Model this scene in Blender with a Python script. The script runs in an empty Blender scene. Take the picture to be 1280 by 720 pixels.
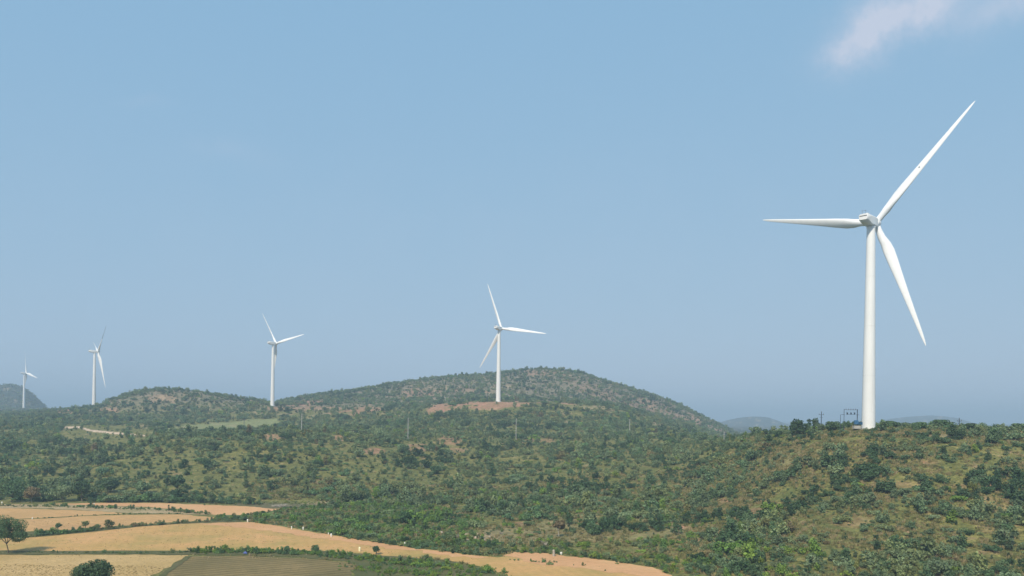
import bpy, bmesh, math, random
import numpy as np
from mathutils import Vector, Matrix, Euler

R = math.radians
SC = bpy.context.scene
COL = SC.collection
rng = np.random.default_rng(7)
random.seed(7)

# ------------------------------------------------------------------ camera
F = 989.0            # focal length in pixels of a 1280 wide frame
ROLL = R(0.77)
HOR = 521.0          # horizon row at the middle column
EYE = 40.0           # camera height over the fields
cam_data = bpy.data.cameras.new('camera')
cam = bpy.data.objects.new('camera', cam_data)
COL.objects.link(cam)
cam_data.sensor_width = 36.0
cam_data.lens = F / 1280 * 36.0
cam_data.shift_y = (HOR - 360) / 1280
cam_data.clip_start = 1.0
cam_data.clip_end = 60000.0
cam.location = (0, 0, EYE)
cam.matrix_world = Matrix.Translation((0, 0, EYE)) @ Matrix.Rotation(R(90), 4, 'X') @ Matrix.Rotation(ROLL, 4, 'Z')
SC.camera = cam

# ------------------------------------------------------------------ light
SUN_EL, SUN_AZ = R(43), R(203)          # azimuth clockwise from +Y: behind and left of the camera
world = bpy.data.worlds.new('World'); SC.world = world
world.use_nodes = True
wn, wl = world.node_tree.nodes, world.node_tree.links
wn.clear()
wo = wn.new('ShaderNodeOutputWorld'); wb = wn.new('ShaderNodeBackground')
sky = wn.new('ShaderNodeTexSky'); sky.sky_type = 'NISHITA'; sky.sun_disc = False
sky.sun_elevation = SUN_EL; sky.sun_rotation = SUN_AZ
sky.altitude = 100; sky.air_density = 1.0; sky.dust_density = 0.6; sky.ozone_density = 1.6
wb.inputs['Strength'].default_value = 0.10
wl.new(wb.outputs[0], wo.inputs[0])

sun_d = bpy.data.lights.new('sun', 'SUN'); sun_d.energy = 4.3; sun_d.angle = R(0.53); sun_d.color = (1.0, 0.90, 0.74)
sun = bpy.data.objects.new('sun', sun_d); COL.objects.link(sun)
sdir = Vector((math.sin(SUN_AZ) * math.cos(SUN_EL), math.cos(SUN_AZ) * math.cos(SUN_EL), math.sin(SUN_EL)))
sun.rotation_euler = sdir.to_track_quat('Z', 'Y').to_euler(); sun.location = (-60, -60, 200)

SC.view_settings.view_transform = 'Standard'; SC.view_settings.look = 'None'
SC.view_settings.gamma = 1.0; SC.view_settings.use_curve_mapping = False
SC.view_settings.exposure = 0.1
SC.render.engine = 'CYCLES'
cy = SC.cycles
cy.max_bounces = 5; cy.diffuse_bounces = 2; cy.glossy_bounces = 2; cy.transmission_bounces = 2; cy.volume_bounces = 0
cy.transparent_max_bounces = 6
cy.use_denoising = True
cy.caustics_reflective = False; cy.caustics_refractive = False

# ------------------------------------------------------------------ pixel <-> place
CR, SR = math.cos(ROLL), math.sin(ROLL)
def unroll(px, py):
    dx, dy = np.asarray(px, float) - 640, np.asarray(py, float) - HOR
    return CR * dx + SR * dy, -SR * dx + CR * dy
def to_px(X, Y, Z):
    x, y = F * X / Y, F * (EYE - Z) / Y
    return 640 + CR * x - SR * y, HOR + SR * x + CR * y
def floor_pt(px, py):
    u, v = unroll(px, py)
    D = EYE * F / v
    return u / F * D, D

# ------------------------------------------------------------------ clouds in the sky
def math_node(nodes, links, op, a, b=None, c=None):
    n = nodes.new('ShaderNodeMath'); n.operation = op
    for i, x in enumerate((a, b, c)):
        if x is None: continue
        if isinstance(x, (int, float)): n.inputs[i].default_value = x
        else: links.new(x, n.inputs[i])
    return n.outputs[0]
tc = wn.new('ShaderNodeTexCoord')
nz = wn.new('ShaderNodeTexNoise'); nz.inputs['Scale'].default_value = 9.0; nz.inputs['Detail'].default_value = 6; nz.inputs['Roughness'].default_value = 0.74
wl.new(tc.outputs['Generated'], nz.inputs['Vector'])
sub = wn.new('ShaderNodeVectorMath'); sub.operation = 'SUBTRACT'; sub.inputs[1].default_value = (0.5, 0.5, 0.5)
wl.new(nz.outputs['Color'], sub.inputs[0])
scl = wn.new('ShaderNodeVectorMath'); scl.operation = 'SCALE'; scl.inputs['Scale'].default_value = 0.07
wl.new(sub.outputs[0], scl.inputs[0])
addv = wn.new('ShaderNodeVectorMath'); addv.operation = 'ADD'
wl.new(tc.outputs['Generated'], addv.inputs[0]); wl.new(scl.outputs[0], addv.inputs[1])
mask = None
for (px, py, rx, ry, ang, amp) in ((1128, 20, 50, 26, 22, 0.95), (1160, 30, 24, 15, 10, 0.45), (1088, 48, 38, 15, 12, 0.75), (1268, 6, 44, 20, 18, 0.6),
                                   (1200, -16, 90, 22, 8, 0.35), (290, 194, 32, 13, 0, 0.14), (180, 124, 26, 7, 8, 0.07),
                                   (720, 300, 900, 120, 0, 0.05)):
    u, v = unroll(px, py)
    d = Vector((u, F, -v)).normalized()
    right = Vector((d.y, -d.x, 0)).normalized(); up = right.cross(d)
    ca, sa = math.cos(R(ang)), math.sin(R(ang))
    e1 = (right * ca + up * sa) / (rx / F); e2 = (up * ca - right * sa) / (ry / F)
    s2 = wn.new('ShaderNodeVectorMath'); s2.operation = 'SUBTRACT'; s2.inputs[1].default_value = d
    wl.new(addv.outputs[0], s2.inputs[0])
    acc = None
    for e in (e1, e2):
        dp = wn.new('ShaderNodeVectorMath'); dp.operation = 'DOT_PRODUCT'; dp.inputs[1].default_value = e
        wl.new(s2.outputs[0], dp.inputs[0])
        q = math_node(wn, wl, 'MULTIPLY', dp.outputs['Value'], dp.outputs['Value'])
        acc = q if acc is None else math_node(wn, wl, 'ADD', acc, q)
    g = math_node(wn, wl, 'EXPONENT', math_node(wn, wl, 'MULTIPLY', acc, -1.0))
    g = math_node(wn, wl, 'MULTIPLY', g, amp)
    mask = g if mask is None else math_node(wn, wl, 'ADD', mask, g)
nz2 = wn.new('ShaderNodeTexNoise'); nz2.inputs['Scale'].default_value = 14.0; nz2.inputs['Detail'].default_value = 7; nz2.inputs['Roughness'].default_value = 0.6
wl.new(tc.outputs['Generated'], nz2.inputs['Vector'])
mr = wn.new('ShaderNodeMapRange'); mr.inputs['From Min'].default_value = 0.2; mr.inputs['From Max'].default_value = 0.62
wl.new(nz2.outputs['Fac'], mr.inputs['Value'])
mask = math_node(wn, wl, 'MULTIPLY', mask, mr.outputs[0])
mask = math_node(wn, wl, 'MINIMUM', mask, 0.85)
# hazy, even daylight: the sky's own gradient is flattened channel by channel
sep = wn.new('ShaderNodeSeparateColor'); cmb = wn.new('ShaderNodeCombineColor')
wl.new(sky.outputs[0], sep.inputs[0])
for ch, (pw, gn) in enumerate(((0.29, 2.38), (0.14, 3.98), (0.05, 5.95))):
    wl.new(math_node(wn, wl, 'MULTIPLY', math_node(wn, wl, 'POWER', sep.outputs[ch], pw), gn), cmb.inputs[ch])
mixc = wn.new('ShaderNodeMixRGB'); mixc.inputs['Color2'].default_value = (5.6, 6.1, 7.3, 1)
wl.new(mask, mixc.inputs['Fac']); wl.new(cmb.outputs[0], mixc.inputs['Color1'])
wl.new(mixc.outputs[0], wb.inputs['Color'])

# ------------------------------------------------------------------ numeric helpers
def pchip(xs, ys, x):
    xs = np.asarray(xs, float); ys = np.asarray(ys, float)
    h = np.diff(xs); dl = np.diff(ys, axis=0) / (h[:, None] if ys.ndim > 1 else h)
    m = np.zeros_like(ys)
    hh = h[:, None] if ys.ndim > 1 else h
    w1, w2 = 2 * hh[1:] + hh[:-1], hh[1:] + 2 * hh[:-1]
    with np.errstate(divide='ignore', invalid='ignore'):
        mm = (w1 + w2) / (w1 / dl[:-1] + w2 / dl[1:])
    mm = np.where(dl[:-1] * dl[1:] > 0, mm, 0.0)
    m[1:-1] = mm; m[0] = dl[0]; m[-1] = dl[-1]
    x = np.clip(x, xs[0], xs[-1])
    i = np.clip(np.searchsorted(xs, x) - 1, 0, len(xs) - 2)
    t = (x - xs[i]) / h[i]; H_ = h[i]
    if ys.ndim > 1: t = t[:, None]; H_ = H_[:, None]
    return ((2*t**3 - 3*t**2 + 1) * ys[i] + (t**3 - 2*t**2 + t) * H_ * m[i]
            + (-2*t**3 + 3*t**2) * ys[i+1] + (t**3 - t**2) * H_ * m[i+1])
def hash2(ix, iy, s):
    n = (ix.astype(np.int64) * 374761393 + iy.astype(np.int64) * 668265263 + s * 1442695041) & 0xFFFFFFFF
    n = ((n ^ (n >> 13)) * 1274126177) & 0xFFFFFFFF
    return ((n ^ (n >> 16)) & 0xFFFF) / 65535.0
def vnoise(x, y, s=0):
    ix, iy = np.floor(x), np.floor(y); fx, fy = x - ix, y - iy
    fx = fx * fx * (3 - 2 * fx); fy = fy * fy * (3 - 2 * fy)
    a, b = hash2(ix, iy, s), hash2(ix + 1, iy, s); c, d = hash2(ix, iy + 1, s), hash2(ix + 1, iy + 1, s)
    return (a * (1 - fx) + b * fx) * (1 - fy) + (c * (1 - fx) + d * fx) * fy
def fbm(x, y, s=0, o=4):
    r, a, t = 0, 0.5, 0
    for k in range(o):
        r = r + a * vnoise(x * 2**k + 13.7 * k, y * 2**k - 7.3 * k, s + k); t += a; a *= 0.5
    return r / t
def sstep(a, b, x):
    t = np.clip((x - a) / (b - a), 0, 1); return t * t * (3 - 2 * t)
def in_poly(px, py, poly):
    r = np.zeros(np.shape(px), bool); n = len(poly)
    for i in range(n):
        (x0, y0), (x1, y1) = poly[i], poly[(i + 1) % n]
        if y0 == y1: continue
        c = ((y0 > py) != (y1 > py)) & (px < (x1 - x0) * (py - y0) / (y1 - y0) + x0)
        r ^= c
    return r

# ------------------------------------------------------------------ relief of the land
BASE = {
 -2600: {40:0, 330:0, 420:6, 520:14, 640:20, 780:25, 1030:30, 1450:36, 1855:45, 2300:45, 3000:30, 13000:14},
 -640: {40:0, 330:0, 420:6, 520:14, 640:20, 780:25, 900:28, 1030:30, 1200:33, 1450:36, 1700:42, 1855:45, 2300:45, 3000:26, 13000:14},
 -540: {40:0, 340:0, 420:5, 520:12, 640:19, 780:26, 900:31, 1030:39, 1145:44, 1300:40, 1600:32, 3000:20, 13000:14},
 -430: {40:0, 350:0, 420:8, 520:21, 580:24, 640:23.5, 700:23.5, 780:27, 900:33, 1030:38, 1145:42, 1300:36, 1600:30, 3000:20, 13000:14},
 -300: {40:0, 350:0, 420:9, 520:24, 560:26, 640:24, 700:24, 780:26, 900:37, 1017:47.5, 1100:50, 1300:50, 1600:35, 3000:20, 13000:14},
 -180: {40:0, 340:0, 420:8, 520:20, 600:26, 700:28, 780:32, 900:42, 1000:50, 1100:58, 1300:60, 1600:40, 3000:20, 13000:14},
 -20: {40:0, 280:0, 330:1.5, 420:7, 520:16, 600:24, 650:27, 700:32, 780:46, 840:55, 920:56.5, 1030:61, 1300:70, 1600:50, 3000:20, 13000:14},
 100: {40:0, 240:0, 290:2, 350:7, 420:12, 520:20, 600:25, 700:31, 780:41, 855:53.5, 920:55, 1030:59, 1300:62, 1600:40, 3000:18, 13000:14},
 210: {40:0, 205:0, 260:3, 330:9, 420:17, 500:23.5, 560:25.5, 640:25, 780:27, 900:31, 1030:34, 1300:30, 1600:15, 3000:12, 13000:14},
 300: {40:0, 180:0, 220:3, 260:8, 330:20, 400:31, 430:32, 480:28, 560:20, 780:14, 1030:12, 1400:10, 3000:12, 13000:14},
 360: {40:0, 170:0, 220:6, 260:13, 300:25, 330:32, 352:35.3, 400:33, 480:25, 640:14, 1030:10, 3000:12, 13000:14},
 446: {40:0, 160:0, 200:4, 240:14, 280:27.5, 310:36, 328:37.7, 350:37.6, 420:31, 520:20, 640:12, 1030:10, 3000:12, 13000:14},
 640: {40:0, 150:0, 190:4, 220:11, 250:22, 280:33, 300:36.2, 330:37.0, 380:34, 480:22, 640:12, 1030:10, 3000:12, 13000:14},
 2600: {40:0, 150:0, 190:4, 220:11, 250:22, 280:33, 300:36, 330:37, 380:33, 480:22, 640:12, 1030:10, 3000:12, 13000:14},
}
HILLS = [  # outline seen from the drone, distance of the ridge, depth in front, depth behind
 ([(-400,515),(-200,500),(-100,486),(-30,482),(0,482),(15,481),(26,484),(38,491),(50,502),(62,513),(75,522),(95,535)], 2300, 420, 600),
 ([(60,530),(82,521),(100,516.5),(125,506),(150,496),(180,488),(215,486),(245,489),(275,494),(300,499),(330,504),(360,513),(400,530)], 1120, 190, 260),
 ([(280,530),(310,515),(345,504),(360,501),(400,493),(440,488),(500,479),(560,472),(600,470),(640,466),(670,463),(700,462.5),(725,465),(745,472),(780,483),(820,495),(850,507),(875,520),(900,532),(925,546),(960,562)], 1380, 340, 520),
 ([(885,534),(905,526.5),(925,522),(945,520.5),(960,522),(975,527),(995,534)], 4200, 600, 800),
 ([(1085,531),(1105,525),(1130,521.5),(1165,519.5),(1190,521.5),(1208,526),(1235,533)], 4800, 700, 900),
 ([(40,518),(62,512.5),(90,510.5),(115,511),(160,513),(300,518)], 6800, 700, 900),
 ([(1250,531),(1330,526),(1450,522),(1600,527),(1700,534)], 6000, 700, 900),
]
us = np.unique(np.concatenate([np.arange(-2600, -760, 40), np.arange(-760, 760, 1.6), np.arange(760, 2601, 40)]))
Ds = np.concatenate([np.geomspace(40, 150, 40, endpoint=False), np.geomspace(150, 1600, 330, endpoint=False), np.geomspace(1600, 13000, 130)])
cu = sorted(BASE)
cols = np.stack([pchip(np.log(list(BASE[k])), list(BASE[k].values()), np.log(Ds)) for k in cu])     # (c, D)
Zg = pchip(cu, cols, us)                                                                        # (u, D)
for sil, Dc, wf, wbk in HILLS:
    su, sv = unroll([p[0] for p in sil], [p[1] for p in sil])
    zs = EYE - pchip(su, sv, np.clip(us, su[0], su[-1])) * Dc / F
    zs = np.where((us < su[0]) | (us > su[-1]), -50, zs)
    t = np.where(Ds < Dc, (Dc - Ds) / wf, (Ds - Dc) / wbk)
    g = np.where(t < 1, 0.5 + 0.5 * np.cos(np.pi * np.clip(t, 0, 1)), 0.0)
    b = Zg[:, np.argmin(abs(Ds - Dc))][:, None]
    hz = np.where(g[None, :] > 0, Zg * (1 - g) + zs[:, None] * g, -50)
    k = 3.0
    dlt = hz - Zg
    Zg = Zg + np.where(dlt > -k, np.where(dlt > k, dlt, (dlt + k)**2 / (4 * k)), 0)
XX = us[:, None] / F * Ds[None, :]; YY = np.broadcast_to(Ds[None, :], XX.shape)
m_up = sstep(0.3, 7, Zg)
Zg = Zg + m_up * ((fbm(XX / 46, YY / 46, 3) - 0.5) * 4.2 * sstep(150, 600, YY) + (fbm(XX / 20, YY / 20, 5) - 0.5) * 1.7)
Zg = Zg + sstep(900, 1400, YY) * m_up * (fbm(XX / 150, YY / 150, 9) - 0.5) * 7.0 * (1 - sstep(1800, 3000, YY))
lus, lD = us, np.log(Ds)
def ground(X, Y):
    X = np.asarray(X, float); Y = np.asarray(Y, float)
    u = X / Y * F
    i = np.clip(np.searchsorted(lus, u) - 1, 0, len(lus) - 2); j = np.clip(np.searchsorted(lD, np.log(Y)) - 1, 0, len(lD) - 2)
    a = np.clip((u - lus[i]) / (lus[i+1] - lus[i]), 0, 1); b = np.clip((Y - Ds[j]) / (Ds[j+1] - Ds[j]), 0, 1)
    return (Zg[i, j] * (1-a) + Zg[i+1, j] * a) * (1-b) + (Zg[i, j+1] * (1-a) + Zg[i+1, j+1] * a) * b
def spot(px, py, near=100, far=2500):
    u, v = unroll(px, py)
    D = np.geomspace(near, far, 4000)
    hit = ground(u / F * D, D) >= EYE - v * D / F
    k = int(np.argmax(hit)) if hit.any() else -1
    return float(u / F * D[k]), float(D[k]), float(ground(u / F * D[k], D[k]))

# ------------------------------------------------------------------ mesh + material helpers
def mesh_np(name, V, faces=None, loops=None, sizes=None):
    me = bpy.data.meshes.new(name)
    V = np.asarray(V, np.float32)
    if faces is not None:
        faces = np.asarray(faces); sizes = np.full(len(faces), faces.shape[1]); loops = faces.ravel()
    me.vertices.add(len(V)); me.vertices.foreach_set('co', V.ravel())
    me.loops.add(len(loops)); me.loops.foreach_set('vertex_index', np.asarray(loops, np.int32))
    me.polygons.add(len(sizes))
    st = np.concatenate([[0], np.cumsum(sizes)[:-1]])
    me.polygons.foreach_set('loop_start', st.astype(np.int32))
    me.update(calc_edges=True); me.validate()
    return me
def link(name, me, mats=(), parent=None, loc=None, smooth=False):
    if isinstance(me, bmesh.types.BMesh):
        b = me; me = bpy.data.meshes.new(name); b.to_mesh(me); b.free()
    if not me.materials:
        for m in (mats if isinstance(mats, (list, tuple)) else [mats]): me.materials.append(m)
    if smooth:
        me.polygons.foreach_set('use_smooth', [True] * len(me.polygons))
    o = bpy.data.objects.new(name, me); COL.objects.link(o)
    if parent is not None: o.parent = parent
    if loc is not None: o.location = loc
    return o
def tag(o, label, cat, group=None):
    o['label'] = label; o['category'] = cat
    if group: o['group'] = group
    return o
def empty(name, loc, rz=0.0):
    o = bpy.data.objects.new(name, None); COL.objects.link(o); o.location = loc; o.rotation_euler = (0, 0, rz)
    o.empty_display_size = 0.5
    return o
def new_mat(name, rough=0.8, spec=0.25):
    m = bpy.data.materials.new(name); m.use_nodes = True
    n, l = m.node_tree.nodes, m.node_tree.links
    b = n['Principled BSDF']; b.inputs['Roughness'].default_value = rough
    b.inputs['Specular IOR Level'].default_value = spec
    return m, n, l, b
def noise(n, l, scale, vec, detail=5, rough=0.55, dist=0.0):
    t = n.new('ShaderNodeTexNoise'); t.inputs['Scale'].default_value = scale; t.inputs['Detail'].default_value = detail
    t.inputs['Roughness'].default_value = rough; t.inputs['Distortion'].default_value = dist
    if vec is not None: l.new(vec, t.inputs['Vector'])
    return t.outputs['Fac']
def ramp(n, l, fac, stops, interp='LINEAR'):
    r = n.new('ShaderNodeValToRGB'); r.color_ramp.interpolation = interp
    e = r.color_ramp.elements
    while len(e) < len(stops): e.new(0.5)
    for k, (p, c) in enumerate(stops):
        e[k].position = p; e[k].color = (*c, 1) if len(c) == 3 else c
    l.new(fac, r.inputs['Fac']); return r.outputs['Color']
def rng_map(n, l, v, a, b, c=0.0, d=1.0):
    r = n.new('ShaderNodeMapRange')
    for i, x in zip(('From Min', 'From Max', 'To Min', 'To Max'), (a, b, c, d)): r.inputs[i].default_value = x
    l.new(v, r.inputs['Value']); return r.outputs[0]
def mix(n, l, f, a, b, mode='MIX'):
    r = n.new('ShaderNodeMixRGB'); r.blend_type = mode
    for i, x in zip(('Fac', 'Color1', 'Color2'), (f, a, b)):
        if isinstance(x, (int, float)): r.inputs[i].default_value = x
        elif isinstance(x, tuple): r.inputs[i].default_value = (*x, 1)
        else: l.new(x, r.inputs[i])
    return r.outputs[0]
def bump(n, l, b, h, strength, dist):
    u = n.new('ShaderNodeBump'); u.inputs['Strength'].default_value = strength; u.inputs['Distance'].default_value = dist
    l.new(h, u.inputs['Height']); l.new(u.outputs[0], b.inputs['Normal'])
def coord(n, l, sx=1, sy=1, sz=1, rz=0.0):
    t = n.new('ShaderNodeTexCoord'); m = n.new('ShaderNodeMapping')
    m.inputs['Scale'].default_value = (sx, sy, sz); m.inputs['Rotation'].default_value = (0, 0, rz)
    l.new(t.outputs['Object'], m.inputs['Vector']); return m.outputs[0]

# ------------------------------------------------------------------ what covers the land (patches, in places on the ground)
def blob(px, py, D, cx, cy, rx, ry, d0, d1, ang=0.0):
    c, s = math.cos(R(ang)), math.sin(R(ang))
    x, y = px - cx, py - cy
    q = ((c*x - s*y) / rx)**2 + ((s*x + c*y) / ry)**2
    return np.clip(1.6 - 1.1 * q, 0, 1) * (D > d0) * (D < d1)
RED = [ # cx cy rx ry d0 d1 ang strength
 (575,506,40,7,780,960,8,1.0),(640,503,30,5,780,980,0,1.0),(690,501.5,36,3.6,780,1000,0,1.0),(608,507,30,5,760,900,0,.9),(545,512,18,5,760,930,15,.7),
 (372,504,30,4,930,1200,2,.9),(450,514,27,4.5,820,1100,5,.8),(395,511,40,3,880,1080,0,.6),(345,511,16,3,900,1100,0,.7),
 (200,498,20,5,950,1130,0,.28),(78,514,14,3.5,900,1200,0,.8),(138,513,14,3,900,1140,0,.7),
 (672,466,26,3,1150,1400,0,.5),(522,492,18,6,1050,1400,0,.6),(585,487,18,5,1050,1400,0,.35),
 (820,512,70,10,1050,1420,-16,.38),(880,532,40,9,1050,1420,-20,.5),(740,488,40,8,1050,1420,-15,.3),
 (467,564,15,4,380,760,0,.8),(520,560,20,5,380,760,0,.6),(572,563,14,3.5,380,760,0,.6),(562,551,16,6,400,760,0,.6),(424,548,8,4,400,760,0,.8),(340,546,12,4,400,760,0,.7),
 (655,550,14,4,400,760,0,.5),(684,552,10,4,400,760,0,.5),(402,602,9,4,300,500,0,.4),
 (682,643.5,16,2.2,200,400,0,1.0),(650,655,8,3,200,400,0,.8),(535,620,16,3,250,420,0,.5),
 (870,628,6,3,150,420,0,.9),(858,660,8,3,150,420,0,.9),(868,676,8,2.5,150,400,0,.8),(905,626,8,3,150,420,0,.8),(898,665,10,3,150,420,0,.8),
 (1115,607,40,5,150,420,0,.25),(1225,608,40,4,150,420,0,.5),(1245,630,22,12,150,420,0,.35),(1062,650,30,10,150,420,0,.28),(945,640,20,6,150,420,0,.45),(1235,690,14,4,150,400,0,.6),
 (1245,663,20,4,150,420,0,.4),(1160,578,12,2.5,150,420,0,.6)]
TAN = [(595,672,30,6,200,330,0,.8),(640,668,40,12,200,330,0,.4),(735,660,70,18,180,330,0,.3),(400,629,40,2,250,400,4,.7),(800,662,60,14,180,330,0,.3),
 (560,664,16,3,200,330,0,.8),(1170,543,60,5,200,400,0,.5),(1000,575,50,14,200,420,0,.25)]
TRACK = [(82,534.5),(100,534),(112,538),(135,540.5),(160,543),(184,545)]
MEADOW = [(186,541),(215,534),(250,530),(300,526.5),(345,522.5),(351,528),(345,535),(300,538),(250,541)]
LUSH = [(262,650),(330,634),(350,634),(415,629),(520,634),(585,650),(600,668),(620,700),(560,694),(470,678),(380,662),(310,652)]
def cover(X, Y, Z):
    px, py = to_px(X, Y, Z)
    n1 = fbm(X / 9, Y / 9, 21); n2 = fbm(X / 28, Y / 28, 31); n3 = fbm(X/3.5, Y/3.5, 41, 2)
    edge = (n1 - 0.5) * 1.5 + (n3 - .5) * .7
    edge = np.where(Y > 700, edge + (fbm(X / 16, Y / 24, 23, 4) - .5) * 4.2, edge)
    soil = np.zeros_like(X, float)
    for cx, cy, rx, ry, d0, d1, an, st in RED:
        soil = np.maximum(soil, sstep(.35, .75, blob(px, py, Y, cx, cy, rx, ry, d0, d1, an) + edge * 0.6) * st * (blob(px, py, Y, cx, cy, rx*1.3, ry*1.3, d0, d1, an) > 0))
    tan = np.zeros_like(soil)
    for cx, cy, rx, ry, d0, d1, an, st in TAN:
        tan = np.maximum(tan, sstep(.3, .8, blob(px, py, Y, cx, cy, rx, ry, d0, d1, an) + edge * 0.6) * st)
    tr = np.full_like(soil, 1e9)
    for (x0, y0), (x1, y1) in zip(TRACK[:-1], TRACK[1:]):
        t = np.clip(((px-x0)*(x1-x0) + (py-y0)*(y1-y0)*9) / ((x1-x0)**2 + 9*(y1-y0)**2), 0, 1)
        tr = np.minimum(tr, np.hypot((px - x0 - t*(x1-x0)) / 2, py - y0 - t*(y1-y0)))
    track = (tr < 1.15) & (Y > 600) & (Y < 900)
    meadow = in_poly(px + (n1-.5)*10, py + (n1-.5)*3, MEADOW) & (Y > 560) & (Y < 900)
    lush = in_poly(px + (n1-.5)*18, py + (n1-.5)*5, LUSH) & (Y < 420)
    return px, py, soil, tan, track, meadow, lush, n1, n2

px_, py_, soil, tan_, track, meadow, lush, n1, n2 = cover(XX, YY, Zg)

nu, nd = XX.shape
V = np.stack([XX, YY, Zg], -1).reshape(-1, 3)
ii, jj = np.meshgrid(np.arange(nu-1), np.arange(nd-1), indexing='ij')
a = (ii * nd + jj).ravel()
me = mesh_np('ground', V, np.stack([a, a + nd, a + nd + 1, a + 1], -1))
for nm, arr in (('soil', np.maximum(soil, 0)), ('tan', np.maximum(tan_, track * 1.0)), ('meadow', meadow * 1.0), ('lush', lush * 1.0), ('road', track*1.0), ('rocky', sstep(900, 1080, YY) * (1 - sstep(1600, 1900, YY))), ('far', sstep(1500, 1900, YY))):
    at = me.attributes.new(nm, 'FLOAT', 'POINT'); at.data.foreach_set('value', arr.astype(np.float32).ravel())

m_ground, n, l, b = new_mat('dry_hill_ground', 0.95, 0.1)
co = coord(n, l)
def attr(nm, n=n, l=l):
    q = n.new('ShaderNodeAttribute'); q.attribute_name = nm; return q.outputs['Fac']
big = noise(n, l, 0.030, co, 6, 0.6); mid = noise(n, l, 0.16, co, 5, 0.65); fine = noise(n, l, 1.1, co, 4, 0.7); gr = noise(n, l, 4.0, co, 2, 0.6)
c = ramp(n, l, mid, [(0.30, (0.10, 0.115, 0.034)), (0.45, (0.19, 0.18, 0.056)), (0.58, (0.28, 0.24, 0.082)), (0.72, (0.34, 0.26, 0.125))])
c = mix(n, l, rng_map(n, l, big, 0.42, 0.6, 0, 0.45), c, (0.115, 0.135, 0.05))
c = mix(n, l, rng_map(n, l, fine, 0.42, 0.58, 0.0, 0.75), c, (0.085, 0.10, 0.036))
c = mix(n, l, rng_map(n, l, mid, 0.60, 0.72, 0, 0.7), c, (0.30, 0.185, 0.12))
c = mix(n, l, math_node(n, l, 'MULTIPLY', attr('rocky'), .75), c, ramp(n, l, math_node(n, l, 'ADD', math_node(n, l, 'MULTIPLY', mid, .55), math_node(n, l, 'MULTIPLY', fine, .45)), [(.36, (0.09, 0.095, 0.06)), (.48, (0.17, 0.15, 0.11)), (.6, (0.29, 0.225, 0.18))]))
c = mix(n, l, attr('far'), c, ramp(n, l, big, [(.4, (0.035, 0.055, 0.038)), (.6, (0.075, 0.085, 0.06))]))
c = mix(n, l, attr('lush'), c, mix(n, l, rng_map(n, l, fine, .38, .62), (0.07, 0.12, 0.035), (0.19, 0.22, 0.08)))
c = mix(n, l, attr('meadow'), c, mix(n, l, mid, (0.17, 0.20, 0.08), (0.27, 0.27, 0.12)))
tn = ramp(n, l, fine, [(0.3, (0.24, 0.185, 0.105)), (0.5, (0.36, 0.27, 0.165)), (0.68, (0.45, 0.34, 0.22))])
c = mix(n, l, attr('tan'), c, tn)
rd = ramp(n, l, math_node(n, l, 'ADD', math_node(n, l, 'MULTIPLY', mid, .5), math_node(n, l, 'MULTIPLY', fine, .5)), [(0.3, (0.30, 0.125, 0.085)), (0.5, (0.42, 0.215, 0.145)), (0.68, (0.50, 0.31, 0.20))])
c = mix(n, l, math_node(n, l, 'MULTIPLY', attr('soil'), rng_map(n, l, noise(n, l, 0.22, co, 5, 0.7), 0.40, 0.56, 0.30, 1.0)), c, rd)
c = mix(n, l, attr('road'), c, (0.60, 0.45, 0.32))
c = mix(n, l, 1.0, c, rng_map(n, l, gr, 0.2, 0.8, 0.78, 1.2), 'MULTIPLY')
c = mix(n, l, 1.0, c, rng_map(n, l, noise(n, l, 0.42, co, 3, 0.6), 0.3, 0.7, 0.66, 1.3), 'MULTIPLY')
l.new(c, b.inputs['Base Color'])
bump(n, l, b, fine, 0.9, 0.35)
g = link('ground', me, m_ground, smooth=True); g['kind'] = 'structure'

# ------------------------------------------------------------------ fields of the valley floor
def field_mat(name, ca, cb, cc, rz=0.0, furrow=0.0, fscale=1.2, speck=(0.2, 0.17, 0.08), amount=0.3, green=None, greenamt=0.0):
    m, n, l, b = new_mat(name, 0.95, 0.1)
    co = coord(n, l, rz=rz)
    big = noise(n, l, 0.035, co, 5, 0.6); mid = noise(n, l, 0.28, co, 5, 0.65); fine = noise(n, l, 1.6, co, 4, 0.75); st = noise(n, l, 0.5, coord(n, l, 0.12, 2.2, 1, rz), 4, 0.6)
    c = ramp(n, l, big, [(0.32, ca), (0.5, cb), (0.68, cc)])
    c = mix(n, l, rng_map(n, l, st, 0.35, 0.7, 0, 0.35), c, cb)
    c = mix(n, l, rng_map(n, l, mid, 0.42, 0.64, 0, 0.6), c, ca)
    c = mix(n, l, 1.0, c, rng_map(n, l, noise(n, l, 0.75, coord(n, l, 0.5, 1.6, 1, rz), 3, 0.7), 0.25, 0.75, 0.84, 1.14), 'MULTIPLY')
    c = mix(n, l, rng_map(n, l, fine, 0.48, 0.66, 0, amount), c, speck)
    if green: c = mix(n, l, rng_map(n, l, noise(n, l, 0.05, co, 4, 0.6), 0.47, 0.62, 0, greenamt), c, green)
    if furrow:  # low ridges left by the plough
        w = n.new('ShaderNodeTexWave'); w.inputs['Scale'].default_value = fscale; w.inputs['Distortion'].default_value = 1.5; w.inputs['Detail'].default_value = 2
        l.new(coord(n, l, rz=rz), w.inputs['Vector'])
        c = mix(n, l, furrow, c, mix(n, l, 1.0, c, ramp(n, l, w.outputs['Fac'], [(0, (0.55,)*3), (1, (1.2,)*3)]), 'MULTIPLY'))
    l.new(c, b.inputs['Base Color']); bump(n, l, b, fine, 0.8, 0.12)
    return m
m_straw = field_mat('straw_stubble', (0.40, 0.27, 0.11), (0.52, 0.355, 0.155), (0.62, 0.42, 0.21), R(12), speck=(0.20, 0.15, 0.07), amount=0.55)
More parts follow.
